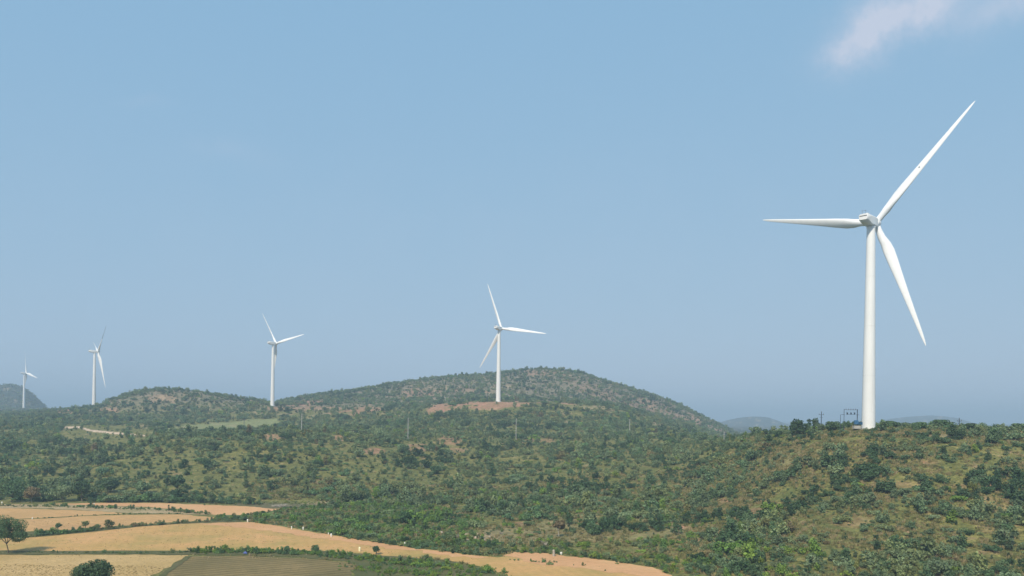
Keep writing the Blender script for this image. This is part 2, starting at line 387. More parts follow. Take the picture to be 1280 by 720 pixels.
m_tan = field_mat('tan_field_soil', (0.45, 0.300, 0.110), (0.58, 0.335, 0.140), (0.68, 0.370, 0.180), R(-18), furrow=0.07, fscale=0.10, speck=(0.27, 0.22, 0.08), amount=0.45, green=(0.27, 0.25, 0.08), greenamt=0.45)
m_pink = field_mat('pink_bare_soil', (0.54, 0.30, 0.145), (0.62, 0.345, 0.175), (0.64, 0.41, 0.20), R(8), speck=(0.36, 0.22, 0.12), amount=0.3)
m_brown = field_mat('brown_ploughed_soil', (0.15, 0.125, 0.055), (0.24, 0.18, 0.08), (0.33, 0.235, 0.11), R(60), furrow=0.55, fscale=0.11, speck=(0.12, 0.105, 0.05), amount=0.5)
m_mid = field_mat('light_tilled_soil', (0.46, 0.285, 0.125), (0.58, 0.345, 0.155), (0.45, 0.26, 0.125), R(25), furrow=0.20, fscale=0.09, speck=(0.26, 0.22, 0.11), amount=0.3)
m_bank = field_mat('weedy_bank', (0.09, 0.10, 0.04), (0.13, 0.125, 0.055), (0.17, 0.14, 0.075), 0, speck=(0.06, 0.08, 0.03), amount=0.6)
m_olive = field_mat('olive_fallow', (0.12, 0.115, 0.055), (0.15, 0.135, 0.07), (0.19, 0.15, 0.085), 0, speck=(0.09, 0.10, 0.045), amount=0.5)
m_stony = field_mat('stony_rubble_strip', (0.34, 0.25, 0.13), (0.46, 0.34, 0.20), (0.18, 0.19, 0.07), 0, speck=(0.20, 0.17, 0.09), amount=0.7)
FIELDS = []
def field(name, pts, mat, lvl, jit=0.5):
    P = [Vector((*floor_pt(x, y), 0)) for x, y in pts]
    out = []
    for i in range(len(P)):
        p, q = P[i], P[(i+1) % len(P)]
        k = max(1, int((q - p).length / 2.5))
        d = (q - p).normalized(); nn = Vector((-d.y, d.x, 0))
        for s in range(k):
            r = p.lerp(q, s / k)
            out.append(r + nn * (random.gauss(0, 1) * jit * (s > 0)) )
    bm = bmesh.new(); f = bm.faces.new([bm.verts.new((p.x, p.y, 0.03 * lvl)) for p in out])
    bmesh.ops.triangulate(bm, faces=[f])
    bm.normal_update()
    for f in bm.faces:
        if f.normal.z < 0: f.normal_flip()
    o = link(name, bm, mat); o['kind'] = 'structure'
    FIELDS.append(pts)
    return o
field('straw_field', [(-160,694),(0,693.5),(120,693.5),(236,694),(215,706),(187,722),(160,760),(-160,760)], m_straw, 1)
field('ploughed_field', [(238,695.5),(300,695),(380,698),(436,703),(444,708),(436,722),(410,760),(166,760),(196,722),(215,708)], m_brown, 1)
field('tan_field', [(-160,691),(-160,674),(0,672),(45,671),(110,665),(180,657.5),(245,654),(310,652.5),(340,656),(390,665),(430,671),(475,678.5),(520,685.5),(570,691),(622,697),(648,690),(700,694),(760,701),(815,709),(842,722),(860,745),(700,745),(640,722),(600,708),(560,700),(520,697.5),(470,694),(440,691),(380,688),(320,688),(250,688.5),(100,689.5)], m_tan, 1)
field('bare_soil_patch', [(628,694.5),(648,690),(700,694),(760,701),(815,709),(842,722),(858,742),(760,742),(800,720),(740,712),(670,705)], m_pink, 2, 0.8)
field('bare_soil_margin', [(250,654.5),(310,653),(340,656.5),(390,665.5),(430,671.5),(475,679),(520,686),(570,691.5),(622,697),(600,698),(540,692),(480,684),(430,677),(380,670),(320,661),(280,658)], m_pink, 2, 1.0)
field('tilled_field', [(-160,668),(-160,651),(0,650.5),(42,649),(100,645.5),(160,643.5),(225,643),(272,647),(262,650.5),(200,654),(140,658),(100,662),(40,664),(0,667)], m_mid, 1)
field('upper_tilled_field', [(-160,650),(-160,636),(0,635),(60,636.5),(120,639),(160,642),(100,644.5),(42,648),(0,649.5)], m_mid, 1)
field('far_bare_field', [(55,630),(120,628.8),(200,628.8),(320,633.5),(356,636),(330,640),(300,644),(268,643.5),(240,639.5),(190,634),(110,631.5)], m_pink, 1)
field('stony_strip', [(-160,635),(-160,631),(0,630.5),(60,630.6),(110,632),(190,635),(240,640),(268,644),(225,642.5),(150,641),(100,637.5),(40,635.3)], m_stony, 2, 0.7)
field('grass_bank', [(-160,694),(-160,689.5),(20,688.5),(120,688.8),(240,688.5),(300,688),(400,689),(450,692.5),(560,701),(640,722),(700,745),(436,745),(437,722),(446,708),(436,702),(380,697),(300,694),(236,693.5),(100,693)], m_bank, 3, 0.5)
field('hedge_bank', [(0,673),(0,668),(40,665),(100,662),(145,659),(200,655.5),(262,651.5),(300,650),(304,652),(240,654.5),(180,658),(110,665.5),(45,671.5)], m_bank, 3, 0.3)
field('fallow_strip', [(262,628),(330,624.5),(400,626),(415,630),(380,634.5),(340,636),(310,632.5)], m_olive, 2, 0.5)
field('foot_path', [(196,722),(216,707),(232,695.5),(240,695.5),(222,708),(204,722)], m_bank, 4, 0.15)

# ------------------------------------------------------------------ foliage
m_leaf, n, l, b = new_mat('leaves', 0.75, 0.2)
q = n.new('ShaderNodeAttribute'); q.attribute_type = 'INSTANCER'; q.attribute_name = 'tint'
oi = n.new('ShaderNodeObjectInfo')
LEAFCOL = [(0.0, (0.046, 0.088, 0.040)), (0.14, (0.085, 0.138, 0.066)), (0.28, (0.165, 0.215, 0.118)), (0.44, (0.185, 0.212, 0.088)), (0.60, (0.105, 0.175, 0.098)),
           (0.76, (0.125, 0.215, 0.048)), (0.88, (0.21, 0.27, 0.05)), (1.0, (0.175, 0.135, 0.075))]
c = ramp(n, l, q.outputs['Fac'], LEAFCOL)
cc = coord(n, l)
c = mix(n, l, 1.0, c, rng_map(n, l, noise(n, l, 1.3, cc, 3, 0.6), 0.3, 0.7, 0.60, 1.5), 'MULTIPLY')
c = mix(n, l, 1.0, c, rng_map(n, l, oi.outputs['Random'], 0, 1, 0.84, 1.42), 'MULTIPLY')
l.new(c, b.inputs['Base Color'])
tr = n.new('ShaderNodeBsdfTranslucent'); l.new(mix(n, l, 1.0, c, (1.2, 1.4, 0.7), 'MULTIPLY'), tr.inputs['Color'])
ms = n.new('ShaderNodeMixShader'); ms.inputs[0].default_value = 0.22
l.new(b.outputs[0], ms.inputs[1]); l.new(tr.outputs[0], ms.inputs[2]); l.new(ms.outputs[0], n['Material Output'].inputs[0])
m_bark, n, l, b = new_mat('bark', 0.9, 0.15)
l.new(ramp(n, l, noise(n, l, 3.0, coord(n, l), 4), [(0.3, (0.11, 0.085, 0.06)), (0.7, (0.22, 0.18, 0.13))]), b.inputs['Base Color'])
m_pale, n, l, b = new_mat('pale_bark', 0.9, 0.15)
l.new(ramp(n, l, noise(n, l, 3.0, coord(n, l), 4), [(0.3, (0.30, 0.27, 0.22)), (0.7, (0.45, 0.41, 0.35))]), b.inputs['Base Color'])
m_straw_blade, n, l, b = new_mat('dry_grass_blade', 0.9, 0.1)
l.new(ramp(n, l, n.new('ShaderNodeObjectInfo').outputs['Random'], [(0.0, (0.11, 0.125, 0.045)), (0.35, (0.19, 0.18, 0.075)), (0.7, (0.27, 0.23, 0.11)), (1.0, (0.33, 0.26, 0.15))]), b.inputs['Base Color'])

def leaf_cloud(lobes, nleaf, size, g, flat=0.0):
    """quads scattered in the outer half of a set of ellipsoid lobes"""
    w = np.array([r[3] * r[4] for r in lobes]); w = w / w.sum()
    k = g.choice(len(lobes), nleaf, p=w); L = np.array(lobes)[k]
    d = g.normal(size=(nleaf, 3)); d /= np.linalg.norm(d, axis=1)[:, None]
    rad = g.uniform(0.55, 1.06, nleaf)**0.7
    P = L[:, :3] + d * L[:, [3, 3, 4]] * rad[:, None]
    N = d + g.normal(size=(nleaf, 3)) * 0.75; N[:, 2] += 0.35; N /= np.linalg.norm(N, axis=1)[:, None]
    A = np.cross(N, g.normal(size=(nleaf, 3))); A /= np.linalg.norm(A, axis=1)[:, None]
    B = np.cross(N, A); s = size * g.uniform(0.6, 1.4, nleaf)[:, None]; t = s * g.uniform(0.45, 0.8, nleaf)[:, None]
    mid = N * s * 0.25
    Q = np.stack([P - A*s, P - B*t + mid, P + A*s, P + B*t + mid], 1).reshape(-1, 3)
    return Q, np.arange(nleaf * 4).reshape(-1, 4)
def tube(V, Fc, pts, rads, sides=5):
    base = sum(len(v) for v in V); ring = []
    for i, (p, r) in enumerate(zip(pts, rads)):
        d = Vector(pts[min(i+1, len(pts)-1)]) - Vector(pts[max(i-1, 0)]); d.normalize()
        a_ = d.orthogonal().normalized(); b_ = d.cross(a_)
        ring.append([Vector(p) + (a_ * math.cos(t) + b_ * math.sin(t)) * r for t in [2*math.pi*s/sides for s in range(sides)]])
    V.append(np.array([list(x) for rr in ring for x in rr]))
    for i in range(len(pts)-1):
        for s in range(sides):
            Fc.append([base + i*sides + s, base + i*sides + (s+1) % sides, base + (i+1)*sides + (s+1) % sides, base + (i+1)*sides + s])
def stems(g, lobes, h0, r0, n=6):
    V, Fc = [], []
    for k in range(n):
        L = lobes[k % len(lobes)]
        a_ = g.uniform(0, 2*math.pi)
        p0 = (0.12*math.cos(a_), 0.12*math.sin(a_), -0.6); p2 = (L[0], L[1], L[2]); p1 = tuple(np.array(p0)*.45 + np.array(p2)*.55 + g.normal(size=3)*0.12)
        tube(V, Fc, [p0, p1, p2], [r0, r0*.65, r0*.25], 4)
    return np.concatenate(V), np.array(Fc)
def join(parts):
    Vs, Ls, off = [], [], 0
    for v, f in parts: Vs.append(v); Ls.append(np.asarray(f) + off); off += len(v)
    return np.concatenate(Vs), np.concatenate(Ls)

FORMS = ['round', 'wide spreading', 'twin-topped', 'ragged', 'low cushion', 'tall upright', 'lopsided', 'loose open']
BUSH = []
for kform, form in enumerate(FORMS):
    g_ = np.random.default_rng(100 + kform); lobes = []
    def lob(n, rad, h0, h1, r0, r1, fl=0.8):
        for _ in range(n):
            a_ = g_.uniform(0, 2*math.pi); r = rad * math.sqrt(g_.uniform(0, 1))
            rr = g_.uniform(r0, r1); lobes.append((r*math.cos(a_), r*math.sin(a_), g_.uniform(h0, h1), rr, rr*fl))
    if form == 'round': lob(9, .55, .45, .95, .35, .5)
    elif form == 'wide spreading': lob(13, .9, .35, .65, .28, .42, .7)
    elif form == 'twin-topped':
        lob(10, .6, .35, .6, .3, .45); lobes += [(-.42, .1, .95, .38, .4), (.45, -.1, 1.1, .36, .42)]
    elif form == 'ragged': lob(16, .85, .2, 1.05, .16, .3)
    elif form == 'low cushion': lob(11, .8, .22, .42, .28, .4, .7)
    elif form == 'tall upright': lob(8, .4, .4, .8, .3, .42, 1.0); lob(6, .3, .9, 1.5, .25, .35, 1.0)
    elif form == 'lopsided':
        lob(7, .45, .3, .6, .3, .4); lobes += [(.55, .1, .8, .42, .4), (.8, -.05, .95, .3, .3), (.3, -.2, 1.05, .33, .33)]
    else: lob(13, .95, .4, 1.05, .15, .27)
    nl = {'ragged': 420, 'loose open': 340, 'low cushion': 420}.get(form, 500)
    Q, Fq = leaf_cloud(lobes, nl, .105, g_)
    SV, SF = stems(g_, lobes, .5, .035, 7)
    V_, F_ = join([(Q, Fq), (SV, SF)])
    bm_ = mesh_np('bush', V_, F_)
    bm_.materials.append(m_leaf); bm_.materials.append(m_bark)
    bm_.polygons.foreach_set('material_index', np.r_[np.zeros(len(Fq), int), np.ones(len(SF), int)].astype(np.int32))
    BUSH.append(bm_)
# narrow: bare twig bush
g_ = np.random.default_rng(55); V_, F_ = [], []
for k in range(46):
    a_ = g_.uniform(0, 2*math.pi); r = g_.uniform(.3, 1); h = g_.uniform(.35, 1.1)
    p1 = np.array([math.cos(a_)*r*.45, math.sin(a_)*r*.45, h*.6]); p2 = np.array([math.cos(a_+.2)*r, math.sin(a_+.2)*r, h])
    tube(V_, F_, [(0, 0, -.3), tuple(p1), tuple(p2)], [.03, .02, .008], 3)
TWIG = mesh_np('bare_shrub', np.concatenate(V_), np.array(F_)); TWIG.materials.append(m_pale)

# ------------------------------------------------------------------ where every bush stands
def scatter(n_, d0, d1, u0, u1, g):
    D = np.sqrt(g.uniform(d0*d0, d1*d1, n_)); u = g.uniform(u0, u1, n_)
    return u / F * D, D
def bushes(g):
    out = []
    zones = [(8200, 150, 420, 215, 900, 'slope'), (22000, 190, 780, -900, 380, 'wood'), (34000, 700, 1560, -900, 420, 'far'), (9000, 1750, 2450, -900, -540, 'far'), (26000, 700, 1500, -900, 420, 'farsmall'), (15000, 260, 760, -900, 330, 'woodsmall'),
             (2600, 250, 700, 300, 900, 'slope'), (9500, 190, 420, -420, 40, 'lush'), (9000, 160, 380, -240, 330, 'foot'), (9000, 150, 420, 215, 900, 'small'), (2600, 160, 320, 225, 900, 'thicket')]
    for n_, d0, d1, u0, u1, zone in zones:
        X, Y = scatter(n_, d0, d1, u0, u1, g); Z = ground(X, Y)
        px, py, soil, tan, track, meadow, lush, n1, n2 = cover(X, Y, Z)
        ok = ~track & ~meadow & (g.uniform(size=n_) > np.maximum(soil, tan * 0.9) * np.where(Y > 700, .86, .97))
        for f in FIELDS:
            ok &= ~(in_poly(px, py, f) & (Z < 0.6) & (Y < 420))
        ok &= ~((py > 686) & (px < 620) & (Y < 260)) & ~((px > 78) & (px < 192) & (Y > 540) & (Y < 780) & (py < 556 - (px < 110) * 6) & (g.uniform(size=n_) < .9))
        ok &= ~((px > 530) & (px < 730) & (Y > 735) & (Y < 870) & (py < np.where(px > 655, 507, 516)) & (g.uniform(size=n_) < .66))
        ok &= ~((px > 340) & (px < 482) & (Y > 840) & (Y < 1040) & (py < 520) & (g.uniform(size=n_) < .7))
        cl = fbm(X / 13, Y / 13, 77, 3); r = np.exp(g.normal(-.06, 0.42, n_)); u = X / Y * F; cl2 = fbm(X / 55, Y / 80, 79, 3)
        if zone == 'slope':
            ok &= (g.uniform(size=n_) < sstep(.42, .68, cl) * .45 + .24) & ~((Y > 450) & (u < 300))
            ok &= u > 215 + g.normal(0, 30, n_)
            s = np.exp(g.normal(-.12, .42, n_)) * 1.40 * (0.8 + .45 * sstep(.45, .65, cl)); s = np.where((Y > 285), np.minimum(s, 1.7), s)
        elif zone == 'wood':
            lim = np.interp(u, [-900, -640, -300, -20, 100, 210, 300, 380], [338, 338, 348, 300, 270, 262, 300, 330])
            ok &= (Y > lim) & ((Z > .8) | (Y > 345)) & (g.uniform(size=n_) < (.18 + .62 * sstep(.40, .58, cl)) * (.42 + .58 * sstep(.38, .52, cl2))) & ~lush
            s = r * 2.15
        elif zone == 'far':
            ok &= (g.uniform(size=n_) < .30 + .70 * sstep(.38, .56, cl)); s = r * 2.3
        elif zone == 'thicket':
            ok &= (g.uniform(size=n_) < .6 * sstep(.53, .60, fbm(X / 17, Y / 9, 88, 3))); s = np.exp(g.normal(0, .25, n_)) * 2.0
        elif zone == 'farsmall':
            s = r * 1.35
        elif zone == 'woodsmall':
            lim = np.interp(u, [-900, -640, -300, -20, 100, 210, 300, 380], [338, 338, 348, 300, 270, 262, 300, 330])
            s = r * 1.0; ok &= (Y > lim) & ~lush & (Z > .5)
        elif zone == 'small':
            ok &= (u > 225) & (g.uniform(size=n_) < .25 + .6 * sstep(.42, .58, fbm(X / 8, Y / 8, 78, 3))); s = r * .62
        elif zone == 'lush':
            ok &= lush & (g.uniform(size=n_) < .35 + .65 * sstep(.38, .55, cl)); s = np.exp(g.normal(0, .4, n_)) * .72
        else:
            ok &= (Z < 9) & (g.uniform(size=n_) < .12 + .75 * sstep(.46, .62, cl)); s = r * .95; ok &= py < 705
        tint = (fbm(X / 30, Y / 30, 91, 3) - .5) * 1.1 + .30 + g.normal(0, .13, n_)
        tint = np.clip(np.where(zone == 'thicket', tint * .6, tint), 0.02, .64)
        w = g.uniform(size=n_); tint = np.where(w < .025, g.uniform(.74, .86, n_), tint); tint = np.where(w > .975, g.uniform(.93, 1.0, n_), tint)
        if zone == 'lush': tint = np.where(g.uniform(size=n_) < .6, g.uniform(.66, .82, n_), tint)
        if zone == 'foot': tint = np.where(g.uniform(size=n_) < .35, g.uniform(.66, .86, n_), tint)
        if zone == 'slope':
            low = (py > 690) & (px < 1060); tint = np.where(low & (g.uniform(size=n_) < .5), g.uniform(.70, .90, n_), tint)
        out.append(np.stack([X, Y, Z, s, tint, g.uniform(0, 6.283, n_), g.integers(0, 8, n_)], 1)[ok])
    # hedges and banks, as lines on the valley floor
    def hedge(pts, n_, wid, size, tints):
        P = np.array([floor_pt(x, y) for x, y in pts]); sg = np.linalg.norm(np.diff(P, axis=0), axis=1); cs = np.r_[0, np.cumsum(sg)]
        t = g.uniform(0, cs[-1], n_); X = np.interp(t, cs, P[:, 0]) + g.normal(0, wid, n_); Y = np.interp(t, cs, P[:, 1]) + g.normal(0, wid, n_)
        s = size * np.exp(g.normal(0, .32, n_))
        out.append(np.stack([X, Y, np.zeros(n_), s, g.choice(tints, n_) + g.normal(0, .03, n_), g.uniform(0, 6.283, n_), g.integers(0, 8, n_)], 1))
    hedge([(45, 670), (100, 665.5), (118, 663.5)], 70, .55, .9, [.14, .62, .7])
    hedge([(100, 664.5), (140, 660), (230, 653.5), (300, 650.5)], 120, .8, .62, [.30, .44, 1.0, .62])
    hedge([(262, 651), (300, 649.5), (330, 652)], 40, .8, .8, [.14, .6, .44])
    hedge([(-30, 691), (60, 691), (160, 691.5), (240, 691)], 110, .5, .35, [.3, .44, .66])
    hedge([(246, 690.5), (300, 690.5), (350, 691), (400, 693)], 150, 1.1, .78, [.66, .76, .80, .14])
    hedge([(400, 693), (440, 697), (500, 703), (560, 709), (610, 716)], 210, 1.9, .72, [.70, .78, .85, .60])
    hedge([(450, 712), (520, 718), (600, 724)], 70, 1.5, .6, [.76, .85])
    hedge([(60, 632), (130, 634.5), (200, 637.5), (260, 642.5)], 120, 1.4, .72, [.60, .44, .72, .14])
    hedge([(-30, 632.5), (40, 633), (90, 634)], 40, .9, .5, [.44, .30])
    hedge([(40, 648.6), (100, 645), (160, 642.8), (230, 642.5)], 60, .4, .3, [.44, .62])
    hedge([(-40, 627.5), (60, 626.5), (160, 626.8), (240, 627), (320, 630)], 190, 2.4, 1.5, [.14, .05, .62, .66])
    hedge([(430, 671), (480, 679), (540, 687), (600, 694.5), (640, 689)], 130, 1.0, .85, [.14, .05, .44, .62])
    hedge([(640, 688), (700, 692), (760, 698.5), (815, 706), (850, 716)], 150, 1.6, .75, [.14, .72, .44, .85])
    hedge([(820, 700), (860, 706), (920, 712)], 90, 2.2, .95, [.14, .78, .88, .72])
    hedge([(0, 632.5), (60, 632.8), (110, 634.5), (190, 637.5), (250, 641.5)], 160, 1.6, .32, [.30, .44, .93, .62])
    hedge([(265, 629), (330, 629), (410, 629)], 170, 3.5, .42, [.44, .30, .93])
    hedge([(440, 708), (520, 712), (620, 722)], 260, 4.0, .34, [.70, .78, .62, .44])
    hedge([(40, 671), (-30, 671)], 40, .8, .5, [.14, .44])
    hedge([(640, 700), (672, 702.5), (690, 703)], 16, .7, .4, [.62, .7])
    hedge([(655, 699), (760, 712)], 10, 2.0, .35, [.62, .44])
    # low growth round the foot of the nearest turbine
    for px, dd, s_, t_ in ((1078, 309, 1.25, .44), (1083, 307, 1.1, .7), (1088, 308, 1.2, .3), (1093, 310, 1.35, .14), (1097, 312, 1.5, .2), (1073, 308, 1.0, .5), (1080.5, 305, .8, .44), (1090, 304, .9, .6)):
        X = (px - 640) / F * dd; out.append(np.array([[X, dd, float(ground(X, dd)), s_, t_, px, px % 8 // 1]]))
    return np.concatenate(out)
B = bushes(rng)
B[:, 3] = np.minimum(B[:, 3], 4.2)
bpx, bpy_ = to_px(B[:, 0], B[:, 1], B[:, 2] + B[:, 3] * .6)
CLEAR = [(1086, 320, 4.0), (1072, 322, 4.0)]
keep = ~((bpx > 1058) & (bpx < 1080) & (B[:, 1] > 268) & (B[:, 1] < 324) & (B[:, 3] > .8))
for cx, d, rr in CLEAR: keep &= ~(np.hypot(B[:, 0] - (cx-640)/F*d, (B[:, 1] - d)*.5) < rr)
# trees and other features keep their own spots
OWN = []
def reserve(x, y, r): OWN.append((x, y, r))

# ------------------------------------------------------------------ wind turbines
m_white, n, l, b = new_mat('white_tower_paint', 0.42, 0.4)
c = ramp(n, l, noise(n, l, 0.25, coord(n, l, 1, 1, .25), 5), [(0.3, (0.70, 0.705, 0.70)), (0.7, (0.77, 0.77, 0.76))])
l.new(mix(n, l, rng_map(n, l, noise(n, l, 1.2, coord(n, l, 1, 1, .05), 4, .6), .56, .74, 0, .3), c, (0.52, 0.50, 0.45)), b.inputs['Base Color'])
m_blade, n, l, b = new_mat('white_blade_gelcoat', 0.36, 0.45)
l.new(ramp(n, l, noise(n, l, 0.3, coord(n, l), 5), [(0.3, (0.80, 0.805, 0.81)), (0.7, (0.87, 0.87, 0.87))]), b.inputs['Base Color'])
m_darkv, n, l, b = new_mat('dark_grille', 0.6, 0.3); b.inputs['Base Color'].default_value = (0.06, 0.065, 0.07, 1)
m_grey, n, l, b = new_mat('grey_mark_and_shade', 0.6, 0.3); b.inputs['Base Color'].default_value = (0.16, 0.18, 0.20, 1)  # vane and worn patch, plus the shade painted on one blade
m_conc, n, l, b = new_mat('concrete', 0.9, 0.2)
l.new(ramp(n, l, noise(n, l, 1.0, coord(n, l), 5), [(0.3, (0.34, 0.32, 0.29)), (0.7, (0.46, 0.44, 0.40))]), b.inputs['Base Color'])

def lathe(prof, seg=32):
    bm = bmesh.new(); rings = []
    for r, z in prof: rings.append([bm.verts.new((r*math.cos(2*math.pi*k/seg), r*math.sin(2*math.pi*k/seg), z)) for k in range(seg)])
    for a_, b_ in zip(rings[:-1], rings[1:]):
        for k in range(seg): bm.faces.new((a_[k], a_[(k+1) % seg], b_[(k+1) % seg], b_[k]))
    bm.faces.new(rings[-1]); bm.faces.new(rings[0][::-1]); bm.normal_update()
    return bm
def add_box(bm, c, s, rot=None, taper=None):
    r = bmesh.ops.create_cube(bm, size=1)
    M = Matrix.Translation(c) @ (rot or Matrix.Identity(4)) @ Matrix.Diagonal((*s, 1))
    for v in r['verts']:
        if taper and v.co.z < 0: v.co.x *= taper; v.co.y *= taper
        v.co = M @ v.co
    return r['verts']
def box(c, s, bev=0.0, rot=None):
    bm = bmesh.new(); add_box(bm, c, s, rot)
    if bev: bmesh.ops.bevel(bm, geom=bm.edges[:], offset=bev, segments=2, affect='EDGES')
    return bm
def blade_mesh(L, r0=0.0, r1=1.0, cap=True, grow=1.0):
    """blade along +Z, chord mostly along X, flap along Y, root at z=1.6"""
    st = [(0.0, 2.1, 1.0, 0), (0.04, 2.1, 1.0, 0), (0.09, 2.5, .78, 14), (0.15, 3.2, .48, 15), (0.21, 3.65, .34, 13), (0.30, 3.35, .27, 10), (0.42, 2.75, .23, 7), (0.55, 2.2, .20, 4.5),
          (0.68, 1.75, .18, 2.5), (0.8, 1.35, .17, 1), (0.9, 1.0, .16, 0), (0.96, .68, .15, -1), (0.99, .34, .15, -1), (1.0, .08, .2, -1)]
    ts = [s[0] for s in st]
    fr = sorted(set([r0, r1] + [t for t in ts if r0 < t < r1]))
    seg = 20; bm = bmesh.new(); rings = []
    for t in fr:
        ch = np.interp(t, ts, [s[1] for s in st]) * grow * 1.18; th = min(1.0, 1.3 * np.interp(t, ts, [s[2] for s in st])); tw = np.interp(t, ts, [s[3] for s in st])
        ring = []
        for k in range(seg):
            a_ = 2*math.pi*k/seg; x = math.cos(a_)*.5; sharp = 1.0 if th > .9 else (0.35 + .65*(0.5+x)) ** .6
            off = 0 if th > .9 else -.14
            p = Vector(((x + off)*ch, math.sin(a_)*.5*th*ch*sharp*(1 if th > .9 else 1.15), 0))
            p.rotate(Euler((0, 0, R(-(tw + 13)))))
            z = 1.6 + t*(L - 1.6); bend = 0
            ring.append(bm.verts.new((p.x, p.y + bend, z)))
        rings.append(ring)
    for a_, b_ in zip(rings[:-1], rings[1:]):
        for k in range(seg): bm.faces.new((a_[k], a_[(k+1) % seg], b_[(k+1) % seg], b_[k]))
    bm.faces.new(rings[-1]); bm.faces.new(rings[0][::-1])
    bmesh.ops.recalc_face_normals(bm, faces=bm.faces)
    return bm
BL = 53.9; TILT, CONE, OV = R(3.9), R(4.8), 4.5
def mk(name, bm, mats, smooth=True):
    me = bpy.data.meshes.new(name); bm.to_mesh(me); bm.free()
    for m in (mats if isinstance(mats, (list, tuple)) else [mats]): me.materials.append(m)
    if smooth:
        me.polygons.foreach_set('use_smooth', [True]*len(me.polygons)); me.set_sharp_from_angle(angle=R(40))
    return me
ME = {}
prof = [(2.62, -6), (2.62, 0)]
for k in range(1, 4):
    z = 80*k/4; r = 2.62 + (1.62-2.62)*k/4
    prof += [(r + .003, z - .16), (r + .05, z - .15), (r + .05, z + .15), (r, z + .16)]
prof += [(1.62, 79.4), (1.75, 79.5), (1.75, 80.0)]
ME['tower'] = mk('tower', lathe(prof, 48), m_white)
bm = bmesh.new()   # nacelle, axis along +Y
vs = []
for y, w, zb, zt in ((-7.7, 1.65, 1.55, 3.7), (-7.4, 1.8, 1.35, 3.85), (-3.4, 1.95, .12, 3.95), (1.6, 1.95, .1, 3.9), (2.9, 1.7, .35, 3.6)):
    vs.append([bm.verts.new((x*w, y, z)) for x, z in ((-1, zb+.35), (-.8, zb), (.8, zb), (1, zb+.35), (1, zt-.5), (.75, zt), (-.75, zt), (-1, zt-.5))])
for a_, b_ in zip(vs[:-1], vs[1:]):
    for k in range(8): bm.faces.new((a_[k], a_[(k+1) % 8], b_[(k+1) % 8], b_[k]))
bm.faces.new(vs[-1]); bm.faces.new(vs[0][::-1]); bmesh.ops.recalc_face_normals(bm, faces=bm.faces)
ME['nacelle'] = mk('nacelle', bm, m_white)
bm = box((0, -7.68, 3.0), (2.9, .12, .34), .02); ME['vent'] = mk('vent', bm, m_darkv, False)
bm = box((0, -5.2, 4.15), (2.4, 1.5, .5), .08); ME['hatch'] = mk('roof_hatch', bm, m_white, False)
bm = bmesh.new(); add_box(bm, (-.7, -6.9, 4.6), (.09, .09, 1.9)); add_box(bm, (.7, -6.9, 4.5), (.09, .09, 1.7)); add_box(bm, (0, -6.9, 5.2), (1.8, .08, .08)); ME['mast'] = mk('wind_vane', bm, m_grey, False)
ME['hub'] = mk('hub', lathe([(1.5, -1.9), (1.95, -1.7), (2.1, -.6), (2.05, .6), (1.7, 1.5), (1.1, 2.2), (.45, 2.6), (.05, 2.7)], 32), m_blade)
ME['blade'] = mk('blade', blade_mesh(BL), m_blade)
ME['blade_inner'] = mk('blade', blade_mesh(BL, 0, .48), m_blade)
ME['blade_outer'] = mk('painted_shade_section', blade_mesh(BL, .481, 1), m_grey)  # white blade's shaded outer half, its shade put into the colour
ME['patch'] = mk('worn_patch', box((0, -.28, 25.3), (1.5, .14, .55), .04), m_grey, False)

